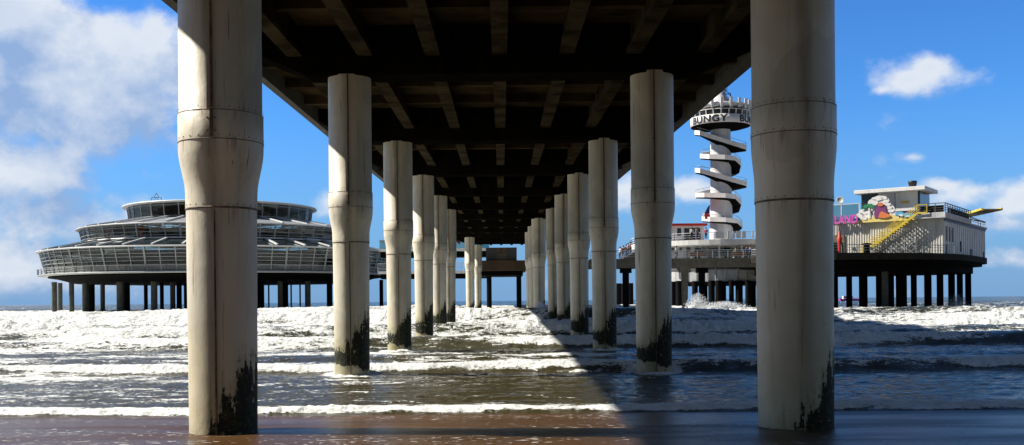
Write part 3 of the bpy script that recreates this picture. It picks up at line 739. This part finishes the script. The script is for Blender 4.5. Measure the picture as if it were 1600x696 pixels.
# lettering bent round the ring
def text_mesh(body, size, depth, spacing=1.0):
    cu = bpy.data.curves.new('txt','FONT'); cu.body = body; cu.size = size; cu.extrude = depth; cu.align_x = 'LEFT'
    cu.space_character = spacing; cu.offset = .026*size
    o = bpy.data.objects.new('txt', cu); COL.objects.link(o); bpy.context.view_layer.update()
    me = bpy.data.meshes.new_from_object(o.evaluated_get(bpy.context.evaluated_depsgraph_get()))
    bpy.data.objects.remove(o); bm = bmesh.new(); bm.from_mesh(me)
    return bm, me
def ring_text(body, a_start, a_end, R_, z0, z1, name, mt, parent):
    bm, me = text_mesh(body, 1.0, .03, 1.08)
    bmesh.ops.triangulate(bm, faces=bm.faces); bmesh.ops.subdivide_edges(bm, edges=[e for e in bm.edges if e.calc_length() > .25], cuts=3)
    xs_ = [v.co.x for v in bm.verts]; ys_ = [v.co.y for v in bm.verts]; x0,x1 = min(xs_),max(xs_); y0_,y1_ = min(ys_),max(ys_)
    for v in bm.verts:
        t = (v.co.x-x0)/(x1-x0); a = a_start+(a_end-a_start)*t; r = R_+.04+v.co.z
        v.co = Vector((math.sin(a)*r, -math.cos(a)*r, z0+(z1-z0)*(v.co.y-y0_)/(y1_-y0_)))
    bm.to_mesh(me); bm.free(); me.materials.clear(); me.materials.append(mt)
    o = bpy.data.objects.new(name, me); COL.objects.link(o); o.parent = parent; return o
def ang(px): return math.asin(max(-1,min(1,(px-1126)/46.5)))
da = ang(1128)-ang(1081.5); gap = R(18)
first = True
for k in range(3):
    s0 = R(-74)+k*R(101)
    ring_text('BUNGY', s0, s0+R(76), RR, zr+.12, zr+1.26, 'lettering', M['black'], tw)
# winding stair
path = [(180,211,4.15),(208,212,4.2),(328,235,4.25),(360,236,4.2),(405,239,3.2),(450,242,3.2),(500,246,3.2),(540,248,3.3),(585,249,3.2),(630,250,3.1),(665,252,3.1),(700,260,3.2),
        (730,270,3.2),(760,275,3.2),(810,275,3.1),(860,273,3.4),(900,270,4.15),(928,271,4.2),(1048,292,4.25),(1080,293,4.2),(1125,298,3.1),(1170,302,3.1),(1220,306,3.2),(1260,309,4.1),
        (1295,309,3.8),(1350,310,3.3),(1385,312,3.1),(1420,321,3.2),(1450,331,3.1),(1480,334,3.1),(1530,336,3.0),(1580,341,3.0),(1620,346,3.1),(1665,347,3.2),(1710,348,3.2),(1750,350,3.2),(1790,357,3.3),(1830,363,3.4),(1870,367,3.5)]
dense = []
for (a0,y0_,r0),(a1,y1_,r1) in zip(path[:-1],path[1:]):
    for k in range(1):
        t = k/3; dense.append((a0+(a1-a0)*t, y0_+(y1_-y0_)*t, r0+(r1-r0)*t))
dense.append(path[-1])
mt_, ms_, mr_ = MB(), MB(), MB()
prev = None
for a,py,r in dense:
    ca = Vector((math.cos(R(a)), math.sin(R(a)), 0)); z = hz(py, -r*math.sin(R(a)) if False else 0)
    z = EYE+(468.3-py)*(TD+r*math.sin(R(a)))/F
    cur = (ca, r, z)
    if prev:
        (c0,r0,z0_) = prev; 
        o0, o1 = c0*r0, ca*r; i0, i1 = c0*1.7, ca*1.7
        up = Vector((0,0,1))
        # tread slab
        ms_.add([i0+up*(z0_-.28), o0+up*(z0_-.28), o1+up*(z-.28), i1+up*(z-.28), i0+up*z0_, o0+up*z0_, o1+up*z, i1+up*z],
                [(3,2,1,0),(4,5,6,7),(0,1,5,4),(2,3,7,6),(1,2,6,5),(0,3,7,4)])
        t0, t1 = c0*.10, ca*.10
        mt_.add([o0+up*(z0_-.08), o1+up*(z-.08), o1+up*(z+.66), o0+up*(z0_+.66), o0+t0+up*(z0_-.08), o1+t1+up*(z-.08), o1+t1+up*(z+.66), o0+t0+up*(z0_+.66)],
                [(0,1,2,3),(7,6,5,4),(0,4,5,1),(3,2,6,7),(0,3,7,4),(1,5,6,2)])
        mr_.bar(o0+up*(z0_+1.1), o1+up*(z+1.1), .05); mr_.bar(o0+up*(z0_+.75), o0+up*(z0_+1.1), .04)
    prev = cur
st_ = ms_.build('stair', M['dark'], tw); mt_.build('stair_parapet', M['white'], st_); mr_.build('stair_handrail', M['grey'], st_)
bn = thing('banner', 'dark blue and red banner hung beside the lowest turn of the tower stair', 'banner', (TX-2.6,TY-1.6,0))
z = hz(345); MB().box(-.42,.42,-.03,.03,z,z+.9).build('red_cloth', M['red'], bn)
MB().slab([(-.45,-.03,z+.9),(.35,-.03,z+.9),(.42,-.03,z+2.3),(.1,-.03,z+2.0)], (0,.06,0)).build('blue_cloth', M['blue'], bn)

# ------------------------------------------------------------------ right platform and building
ps = thing('platform', 'polygonal concrete platform on dark piles under the white hall', 'platform', (56,145,0))
poly = [(33.5,134.5),(39.3,122.6),(57.5,127.2),(74.6,151.4),(56,167),(34,152)]
def soften(p, k):
    for _ in range(k):
        p = [q for a, b in zip(p, p[1:]+p[:1]) for q in ((a[0]*.82+b[0]*.18, a[1]*.82+b[1]*.18), (a[0]*.18+b[0]*.82, a[1]*.18+b[1]*.82))]
    return p
pl = [(x-56,y-145) for x,y in poly]
edge_ = soften([(x*1.01,y*1.01) for x,y in pl], 3)
MB().prism(edge_, H-.8, H).build('slab', M['slabdk'], ps)
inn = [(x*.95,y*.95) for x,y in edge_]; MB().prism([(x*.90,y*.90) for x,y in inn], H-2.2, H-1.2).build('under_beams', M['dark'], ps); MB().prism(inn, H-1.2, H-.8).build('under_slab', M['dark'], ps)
railing('front_railing', [(pl[0][0],pl[0][1],H),(pl[1][0]+.2,pl[1][1]+.15,H),(pl[2][0]-.1,pl[2][1]+.2,H)], M['rail'], ps, 1.0, 3, 2.2, .04)
for px, d, w in ((1305,140,9),(1327,140,9),(1349,135,13),(1374,138,10),(1383,130,10),(1392,145,10),(1404,138,8),(1411,131,12),(1428,137,9),(1450,136,11),(1469,137,10),(1487,140,10),(1500,143,9),(1513,146,9)):
    p = W(px,470,d); MB().tube((p.x-56,p.y-145,-5),(p.x-56,p.y-145,H-2.1),w*d/F/2,n=18).build('pile', M['pile' if px == 1383 else 'piledk'], ps)
# the hall: local frame with x along the front to the left, y along the side
P0 = Vector((56.9,129.2,0)); sv = (Vector((73.2,151.9,0))-P0).normalized(); fv = Vector((-sv.y,sv.x,0))
def L(a, b, z=0): return P0+fv*a+sv*b+Vector((0,0,z))       # a metres left along the front, b metres back
hall = thing('amusement_hall', 'white ribbed hall with upper storey and roof terrace at the right end', 'building', P0)
hall.rotation_euler.z = math.atan2(-fv.y, -fv.x)            # local +x = -fv, local +y = sv (right handed)
def hb(m, a0,a1,b0,b1,z0,z1): return m.box(-a1,-a0,b0,b1,z0,z1)
WH = 4.55
m = hb(MB(),.0,22,.0,27.5,H,H+WH); 
m.build('wall', M['corr'], hall)
m = MB()
a = .15
while a < 22:
    hb(m, a,a+.11,-.07,0.0,H,H+WH-.1); a += .33
m.build('wall_ribs', M['corr'], hall)
m = MB()
b = .6
while b < 27.3:
    m.box(.0,.05,b,b+.07,H+.1,H+WH-.3); b += 1.25
m.box(0,.05,.1,27.4,H+1.2,H+1.28); m.box(0,.05,.1,27.4,H+3.3,H+3.38)
m.build('side_panels', M['tower'], hall)
m = MB(); m.box(0,.09,0,27.6,H+WH-.3,H+WH); m.build('blue_trim', M['blue'], hall)
for b0,b1,z0_,z1_ in ((.9,1.6,.1,1.3),(16.5,17.4,0,1.2),(25.6,26.6,0,1.1)): MB().box(.0,.12,b0,b1,H+z0_,H+z1_).build('door', M['blue'], hall)
for b0 in (1.2,2.9,4.6): MB().box(.0,.07,b0,b0+.6,H+1.7,H+3.6).build('window', M['panel'], hall)
MB().box(0,.10,9.5,10.0,H+.6,H+2.0).build('window', M['inner'], hall)
# terrace slab on top
m = hb(MB(),-.45,3.3,-1.2,15,H+WH+.01,H+WH+.75); m.build('terrace_slab', M['tower2'], hall, bevel=.03)
hb(MB(),3.31,22.2,-.15,27.6,H+WH+.01,H+WH+.3).build('flat_roof', M['roof'], hall)
hb(MB(),-.25,3.30,15.01,27.8,H+WH+.01,H+WH+.25).build('rear_roof', M['roof'], hall)
railing('rear_railing', [(-.0,15.2,H+WH+.25),(-.0,27.6,H+WH+.25)], M['grey'], hall, .9, 2, 1.8, .05)
railing('terrace_railing', [(-3.2,-1.1,H+WH+.75),(.4,-1.1,H+WH+.75),(.4,14.9,H+WH+.75)], M['panel'], hall, 1.15, 4, 1.4, .05)
hb(MB(),-.2,2.6,-1.0,-.92,H+WH+.76,H+WH+1.6).build('terrace_screen', M['inner'], hall)
m = MB(); hb(m,-.1,0,2,14.8,H+WH+.75,H+WH+1.6); m.build('terrace_screen', M['inner'], hall)
# upper storey
zs = H+WH+.3
hb(MB(),3.2,11.0,1.8,7.2,zs,zs+1.1).build('upper_base', M['blue'], hall)
hb(MB(),3.3,10.9,1.9,7.1,zs+1.1,zs+3.65).build('upper_windows', M['darkglass'], hall)
hb(MB(),3.6,6.4,1.75,1.9,zs+1.1,zs+3.65).build('upper_panel', M['white'], hall)
hb(MB(),4.6,5.7,1.70,1.75,zs+2.1,zs+2.4).build('yellow_sign', M['yellow'], hall)
hb(MB(),6.5,8.6,1.75,1.9,zs+1.1,zs+3.65).build('upper_panel', M['tower'], hall)
hb(MB(),2.4,11.5,.6,7.9,zs+3.65,zs+4.15).build('upper_roof', M['white'], hall, bevel=.04)
m = MB(); m.lathe([(.50,zs+4.15),(.50,zs+4.75),(.56,zs+4.75),(.56,zs+5.1),(.3,zs+5.15)],20,c=(-4.5,3.0)); m.build('roof_vent', M['black'], hall)
# glass wind screens at the left
hb(MB(),10.8,20,.6,.66,zs+.3,zs+2.3).build('glass_screen', M['screen'], hall)
m = MB()
for a in (10.8,13.2,15.6,18,20): hb(m,a-.06,a+.06,.5,.6,zs,zs+2.35)
hb(m,10.7,20,.48,.62,zs+2.3,zs+2.4); m.build('screen_frame', M['steel'], hall)
hb(MB(),10.7,20,.5,.75,zs,zs+.3).build('blue_band', M['blue'], hall)
hb(MB(),12.6,22,-.2,.05,H,H+3.0).build('shutter', M['olive'], hall)
hb(MB(),12.9,15.0,-.3,-.19,H,H+2.0).build('door', M['inner'], hall)
dish = MB().lathe([(.05,0),(.35,.05),(.55,.2),(.52,.22),(.33,.09),(.04,.05)],20,cap=False).build('satellite_dish', M['grey'])
q = L(13.6,1.5,zs+3.0); dish.location = q; dish.rotation_euler = (R(80),0,R(-30)); 
tag(dish, 'small round grey satellite dish above the glass screens of the hall', 'satellite dish')
MB().tube((0,0,0),(0,-.9,-.2),.05,n=6).build('dish_pole', M['grey'], dish)
# lettering
bm, me = text_mesh('EILAND', 1.35, .10, 1.0)
me2 = me; bm.to_mesh(me2); bm.free(); me2.materials.clear(); me2.materials.append(M['pink'])
sg = bpy.data.objects.new('letter_sign', me2); COL.objects.link(sg)
w_ = max(v.co.x for v in me2.vertices)-min(v.co.x for v in me2.vertices)
sg.location = L(14.6,-.75,H+WH-.05); sg.rotation_euler = (R(90),0,math.atan2(-fv.y,-fv.x)); sg.scale = (3.9/w_,1.15,1)
tag(sg, 'pink raised letters EILAND on the eave of the white hall', 'sign')
# painted cut-out board
mur = thing('mural_board', 'painted cut-out board of palm tree, white rocks, sand and waves above the hall wall', 'sign', L(7.5,-.35,H+WH-.05))
mur.rotation_euler.z = hall.rotation_euler.z; mur.scale = (.88,1,.72)
def cut(name, pts, y0, mt, th=.08, parent=None):
    m = MB(); m.slab([(x,-y0,z) for x,z in pts], (0,th,0)); return m.build(name, M[mt], parent or mur)
def blob(cx,cz,rx,rz,n=14,wob=.12,seed=1):
    r_ = random.Random(seed); return [(cx+rx*(1+wob*(r_.random()-.5)*2)*math.cos(2*math.pi*i/n), cz+rz*(1+wob*(r_.random()-.5)*2)*math.sin(2*math.pi*i/n)) for i in range(n)]
# x range -3.9 .. 3.2 (board), +x is right
cut('rock_outline', [(-4.0,.3),(-4.05,1.2),(-3.3,2.0),(-2.9,2.7),(-2.0,3.3),(-1.6,4.3),(-.7,4.85),(.4,4.7),(.9,4.2),(1.2,3.2),(1.7,2.6),(1.9,1.7),(2.4,1.3),(2.3,.3)], .06, 'tower')
for i,(a,b,c,d) in enumerate(((-3.3,1.2,.65,.7),(-2.6,2.0,.8,.7),(-1.4,3.6,.75,.7),(-.7,4.3,.85,.42),(.2,4.35,.5,.3),(.55,3.7,.42,.3),(.75,3.1,.45,.28),(.95,2.5,.48,.3),(1.25,1.9,.5,.3),(-1.9,2.7,.8,.6),(-2.2,1.1,.8,.6))):
    cut('white_rock', blob(a,b,c,d,12,.1,i), .14, 'white')
cut('beach_patch', [(-3.9,0),(-3.0,.5),(-1.5,1.0),(0,1.35),(1.5,1.2),(2.3,.6),(3.3,.3),(5.2,.15),(5.2,0)], .18, 'sand_p')
for i,(a,b,c,d) in enumerate(((2.4,1.3,.6,.35),(3.3,.95,.6,.4),(4.2,.8,.6,.35),(-3.7,.75,.4,.25))): cut('wave', blob(a,b,c,d,12,.2,20+i), .16, 'cyan')
for i,(a,b,c,d) in enumerate(((2.7,1.0,.3,.14),(3.7,.75,.35,.15),(-2.6,.75,.4,.3))): cut('wave_crest', blob(a,b,c,d,10,.2,30+i), .24, 'white')
pt = cut('palm_trunk', [(-1.95,.7),(-1.7,.7),(-1.75,2.0),(-1.95,3.0),(-2.1,3.0),(-1.98,2.0)], .24, 'white')
for i,aa in enumerate((15,50,95,140,170,205,-25)):
    c, s = math.cos(R(aa)), math.sin(R(aa)); o = (-2.0,2.95)
    cut('palm_leaf', [o,(o[0]+c*.5-s*.2,o[1]+s*.45+c*.2),(o[0]+c*1.15,o[1]+s*.75-.18),(o[0]+c*.5+s*.15,o[1]+s*.4-c*.15)], .30+.002*i, 'green')
cut('purple_shape', [(-1.1,.7),(-1.2,1.6),(-.95,2.5),(-.7,3.1),(-.1,3.4),(.45,3.0),(.55,2.0),(.85,1.3),(.4,.8)], .26, 'purple')
cut('orange_shape', blob(-.2,3.15,.42,.38,12,.1,40), .34, 'orange')
cut('brown_patch', [(-.55,.75),(-.3,1.7),(0,1.9),(.35,1.6),(1.1,1.15),(1.2,.85),(.4,.6)], .33, 'orange')
# yellow stair
ys_ = thing('yellow_staircase', 'yellow steel staircase climbing the front of the white hall to its terrace', 'staircase', (0,0,0))
A = L(10.2,-1.4,H+.1); Bv = L(2.9,-1.4,H+WH+.75)
m = MB(); off = sv*1.0
for o in (Vector((0,0,0)), off): m.bar(A+o, Bv+o, .09,.28)
n = 22
for i in range(n+1):
    p = A.lerp(Bv, i/n); m.bar(p, p+off, .32, .05)
m.build('flight', M['yellow'], ys_)
m = MB()
for o in (Vector((0,0,0)), off):
    for zz in (.55,1.05): m.bar(A+o+Vector((0,0,zz)), Bv+o+Vector((0,0,zz)), .07)
    for i in range(9):
        p = A.lerp(Bv, i/8)+o; m.bar(p, p+Vector((0,0,1.05)), .06)
e = Bv-fv*1.2
m.bar(Bv+Vector((0,0,1.05)), e+Vector((0,0,1.05)), .08); m.bar(e, e+Vector((0,0,1.05)), .1); m.bar(Bv, e, .1,.2)
m.build('handrail', M['yellow'], ys_)
# lattice prop tower below the terrace
sc = thing('scaffold_tower', 'thin grey lattice scaffold against the wall below the yellow stair top', 'scaffold', (0,0,0))
m = MB()
for a in (3.2,4.6,6.2,7.4):
    top = H+WH if a < 4 else H+WH*(1.15-a*.075)
    for b in (-.45,-.9): m.bar(L(a,b,H), L(a,b,top), .07)
for a,a2 in ((3.2,4.6),(4.6,6.2),(6.2,7.4)):
    z_ = H
    while z_ < H+WH*(1.05-a2*.075):
        m.bar(L(a,-.9,z_), L(a2,-.9,z_+.9), .05); m.bar(L(a2,-.9,z_), L(a,-.9,z_+.9), .05); m.bar(L(a,-.9,z_), L(a2,-.9,z_), .05); z_ += .9
m.build('lattice', M['rail'], sc)
# yellow gangway jutting from the terrace end
gw = thing('yellow_gangway', 'flat yellow gangway sticking out from the far right end of the roof terrace', 'gangway', (0,0,0))
a0 = W(1518,338,150); a1 = W(1566,350,139); a2 = W(1535,349.5,139); a3 = W(1500,345,150)
zt = a0.z
g0 = [Vector((p.x,p.y,zt)) for p in (a0,a1,a2,a3)]
MB().slab(g0,(0,0,-.12)).build('walk_plate', M['olive'], gw)
m = MB(); m.bar(g0[3]+Vector((0,0,.1)), g0[2]+Vector((0,0,.1)), .18,.3); m.bar(g0[0]+Vector((0,0,.1)), g0[1]+Vector((0,0,.1)), .18,.3); m.bar(g0[2], g0[1], .2,.2)
m.build('yellow_beam', M['yellow'], gw)
m = MB(); m.bar(g0[3]+Vector((0,0,-.2)), L(-.6,20,H+WH+.8), .15); m.bar(g0[0]+Vector((0,0,-.2)), L(-.6,24,H+WH+.8), .15); m.bar(g0[0], L(-.5,22,H+WH+2.2), .08)
m.build('support', M['piledk'], gw)
# red closed parasol, dark bin, leaning pole
q = L(15.4,-5.2,H)
q = W(1312,393,130); q.z = H
rp = thing('closed_parasol', 'tall bright red folded parasol standing by the platform railing', 'parasol', q)
MB().lathe([(.30,.0),(.30,.12),(.06,.14),(.05,.5)],16).build('base', M['red'], rp)
MB().lathe([(.20,.45),(.24,.9),(.27,1.7),(.34,2.2),(.22,2.35),(.16,2.7),(.05,3.1)],16).build('canopy', M['red'], rp)
q = W(1308,395,131); pole = MB().tube((0,0,0),(-.75,.1,3.9),.08,.05,n=8).build('leaning_pole', M['piledk']); pole.location = (q.x-.1,q.y,H)
tag(pole, 'dark pole leaning left behind the red folded parasol', 'pole')
q = W(1354,390,132)
bin_ = thing('waste_bin', 'dark round bin with wide lid on the platform below the mural', 'bin', (q.x,q.y,H))
MB().lathe([(.32,0),(.42,.2),(.42,1.3),(.36,1.35)],18).build('drum', M['piledk'], bin_)
MB().lathe([(.62,1.4),(.66,1.45),(.6,1.55),(.1,1.65)],18).build('lid', M['dark'], bin_)
q = W(1340,390,131); 
for i,(px,d,lab) in enumerate(((1336,129,'pale chair left of the dark bin on the platform'),(1364,128,'pale chair right of the dark bin at the foot of the yellow stair'))):
    q = W(px,390,d); ch = thing('terrace_chair', lab, 'chair', (q.x,q.y,H), R(30*i), 'pale chairs on the platform')
    MB().box(-.24,.24,-.24,.24,.43,.48).build('seat', M['rail'], ch)
    MB().slab([(-.24,.2,.48),(.24,.2,.48),(.22,.28,.92),(-.22,.28,.92)],(0,.03,0)).build('backrest', M['rail'], ch)
    for sx in (-.2,.2):
        for sy in (-.2,.2): MB().bar((sx,sy,0),(sx,sy,.43),.04).build('leg', M['rail'], ch)

# ------------------------------------------------------------------ benches on the walkway
def bench(px, lab):
    q = W(px,400,140); b = thing('bench', lab, 'bench', (q.x,140,H), 0, 'brown benches on the walkway')
    MB().box(-1.1,1.1,-.25,.25,.42,.48).build('seat', M['wood'], b)
    MB().box(-1.1,1.1,.28,.33,.5,1.0).build('backrest', M['wood'], b)
    for sx in (-.9,.9): MB().box(sx-.06,sx+.06,-.22,.3,0,.42).build('leg', M['rail'], b)
bench(1091, 'brown bench on the walkway left of the white post'); bench(1157, 'brown bench on the walkway beside the two people in blue')

# ------------------------------------------------------------------ people
def skin_mesh(nodes, edges, name, mt, parent, sub=1):
    me = bpy.data.meshes.new(name); me.from_pydata([n[0] for n in nodes], edges, [])
    o = bpy.data.objects.new(name, me); COL.objects.link(o)
    sk = o.modifiers.new('skin','SKIN'); 
    if not me.skin_vertices: me.skin_vertices.new(name='')
    for i, n in enumerate(nodes):
        r = n[1]; me.skin_vertices[0].data[i].radius = (r,r) if not isinstance(r, tuple) else r
    me.skin_vertices[0].data[0].use_root = True
    ss = o.modifiers.new('sub','SUBSURF'); ss.levels = sub; ss.render_levels = sub
    bpy.context.view_layer.update()
    em = bpy.data.meshes.new_from_object(o.evaluated_get(bpy.context.evaluated_depsgraph_get()))
    bpy.data.objects.remove(o); em.materials.clear(); em.materials.append(mt)
    for p in em.polygons: p.use_smooth = True
    o = bpy.data.objects.new(name, em); COL.objects.link(o); o.parent = parent; return o
def person(px, py, d, z, top, legs, lab, rot=0, stride=.12, lean=0, sc_=1.0):
    q = W(px,py,d); p = thing('person', lab, 'person', (q.x,d,z), rot, 'people on the walkway, steps and balcony'); p.scale = (sc_,)*3
    s = stride
    N = [((0,0,.95),.13),((0,.0,1.12),(.14,.11)),((lean,0,1.36),(.17,.12)),((lean,0,1.5),.06),((lean,0,1.57),.07),((lean,-.01,1.66),.10),((lean,0,1.75),.06),
         ((-.09,0,.88),.095),((-.1,-s,.48),.065),((-.1,s*.2,.07),.045),((-.1,-.13+s*.2,.04),.04),
         ((.09,0,.88),.095),((.1,-s*.3,.48),.065),((.1,s*1.6,.07),.045),((.1,-.13+s*1.6,.04),.04),
         ((lean-.19,0,1.42),.06),((lean-.25,.03,1.15),.048),((lean-.22,-.1,.9),.035),((lean-.22,-.14,.82),.04),
         ((lean+.19,0,1.42),.06),((lean+.25,.03,1.15),.048),((lean+.22,-.12,.92),.035),((lean+.22,-.16,.84),.04)]
    E = [(0,1),(1,2),(2,3),(3,4),(4,5),(5,6),(0,7),(7,8),(8,9),(9,10),(0,11),(11,12),(12,13),(13,14),(2,15),(15,16),(16,17),(17,18),(2,19),(19,20),(20,21),(21,22)]
    skin_mesh(N, E, 'body', M['skin'], p)
    G = 1.22
    def w(i): r = N[i][1]; r = r if isinstance(r,tuple) else (r,r); return tuple(x*G for x in r)
    up = [0,1,2,15,16,17,19,20,21]; ix = {a:i for i,a in enumerate(up)}
    skin_mesh([(N[a][0], w(a)) for a in up], [(ix[a],ix[b]) for a,b in E if a in ix and b in ix], 'jacket', top, p)
    lo = [0,7,8,9,11,12,13]; ix = {a:i for i,a in enumerate(lo)}
    skin_mesh([(N[a][0], w(a)) for a in lo], [(ix[a],ix[b]) for a,b in E if a in ix and b in ix], 'trousers', legs, p)
    MB().lathe([(.02,1.80),(.075,1.79),(.112,1.74),(.118,1.68),(.10,1.62)],12,cap=False,c=(lean,.015)).build('hair', M['hair'], p)
    return p
wc_ = mat('white_cloth', (.75,.75,.75), .8, bump=0); bc_ = mat('blue_cloth', (.03,.05,.22), .8, bump=0); dc_ = mat('dark_cloth', (.02,.02,.03), .8, bump=0)
rc_ = mat('red_cloth', (.45,.05,.06), .8, bump=0); gc_ = mat('beige_cloth', (.42,.35,.26), .8, bump=0)
person(1057,395,137.5,H,wc_,dc_,'person in a white top and dark trousers walking along the walkway railing',R(60),.2)
person(1167,395,139,H,bc_,dc_,'person in dark blue jacket at the walkway railing, left one of the pair',R(20))
person(1172.5,395,139.2,H,bc_,dc_,'person in blue jacket at the walkway railing, right one of the pair',R(-30))
person(1150,395,141.6,H,gc_,dc_,'person in beige standing behind the right bench on the walkway',0)
person(1081,356,150,H+3.41,wc_,dc_,'person in white leaning at the balcony below the red roof line',0)
person(1089,356,150.5,H+3.41,gc_,bc_,'person in beige on the balcony right of the person in white',R(40))
person(1103,356,150.5,H+3.41,rc_,dc_,'person in red on the balcony beside the blue and red banner',R(-20))
grp = 'people going up the steps left of the tower building'
# steps with people at the left end of the walkway
stp = thing('steps', 'short flight of steps crowded with people at the left end of the walkway', 'stairs', (0,0,0))
m = MB(); sx0 = W(970,395,141).x
for i in range(8): m.box(sx0+i*.32, sx0+(i+1)*.32, 141,143.5, H, H+.17*(i+1)+.02)
m.box(sx0+8*.32, sx0+5.5, 141,143.5, H, H+1.4); m.build('treads', M['olive'], stp)
railing('railing', [(sx0,141,H+.1),(sx0+2.56,141,H+1.4),(sx0+5.4,141,H+1.4)], M['steel'], stp, 1.0, 3, .8, .03)
for i,(px,k,tp_,lg,lab) in enumerate(((969,0,wc_,dc_,'person in white at the bottom of the steps'),(974,1,rc_,bc_,'person in red low on the steps'),(978.5,3,gc_,dc_,'person in beige halfway up the steps'),
        (981.5,5,wc_,bc_,'person in white high on the steps, blue trousers'),(985,7,rc_,dc_,'person in red at the top of the steps'))):
    x = W(px,395,142.2).x; kk = max(0,min(8,int((x-sx0)/.32)+1)) if x > sx0 else 0
    person(px,395,142.2,H+(.17*kk+.02 if kk else 0),tp_,lg,lab,R(40*i-60))

# ------------------------------------------------------------------ far boat
q = W(1328,463,420)
bt = thing('motor_boat', 'pink red boat lying far out behind the piles of the right platform', 'boat', (q.x,420,.1))
hl = [(-4.5,-1.2),(3.0,-1.3),(5.0,0),(3.0,1.3),(-4.5,1.2)]
m = MB(); lo_ = [(x*.9,y*.75,-.2) for x,y in hl]; hi_ = [(x,y,1.3 if x>4 else 1.0) for x,y in hl]; n = 5
m.add(lo_+hi_, [tuple(range(4,-1,-1)), tuple(range(5,10))]+[(i,(i+1)%n,n+(i+1)%n,n+i) for i in range(n)]); m.build('hull', M['pink'], bt)
MB().box(-3.0,1.0,-.8,.8,1.0,2.2).build('cabin', M['white'], bt); MB().box(-2.6,.7,-.85,.85,1.5,1.95).build('window', M['darkglass'], bt)

# ------------------------------------------------------------------ spray where waves hit the piles
def foam_m():
    m = mat('spray_white', (.8,.82,.84), .9, var=.05, bump=0, spec=.1); return m
FM = foam_m()
def spray(px, d, w, h, n, lab, seed):
    r_ = random.Random(seed); q = W(px,470,d); m = MB()
    for i in range(n):
        t = r_.random()**1.6; x = r_.gauss(0,.35)*w*(1-.4*t); y = r_.gauss(0,.5); z = h*t*(1-.35*abs(x)/w)
        s = (.02+.09*r_.random())*(1.35-t)
        c = Vector((x,y,z)); a = [c+Vector((r_.uniform(-1,1),r_.uniform(-1,1),r_.uniform(-1,1)))*s for _ in range(4)]
        m.add(a, [(0,1,2),(0,3,1),(1,3,2),(0,2,3)])
    o = m.build('sea_spray', FM, None, (q.x,d,.3)); o['kind'] = 'stuff'; tag(o, lab, 'spray'); return o
spray(844,76,.8,1.3,3500,'white spray thrown up at the foot of the far right pier columns',1)
spray(1090,133,2.2,2.2,4500,'white burst of spray round the dark walkway pile',2)
spray(1130,126,4.5,1.1,6000,'low white splash of a wave breaking below the round tower building',3)
spray(1495,138,2.0,1.8,1500,'thin spray rising between the right platform piles',4)
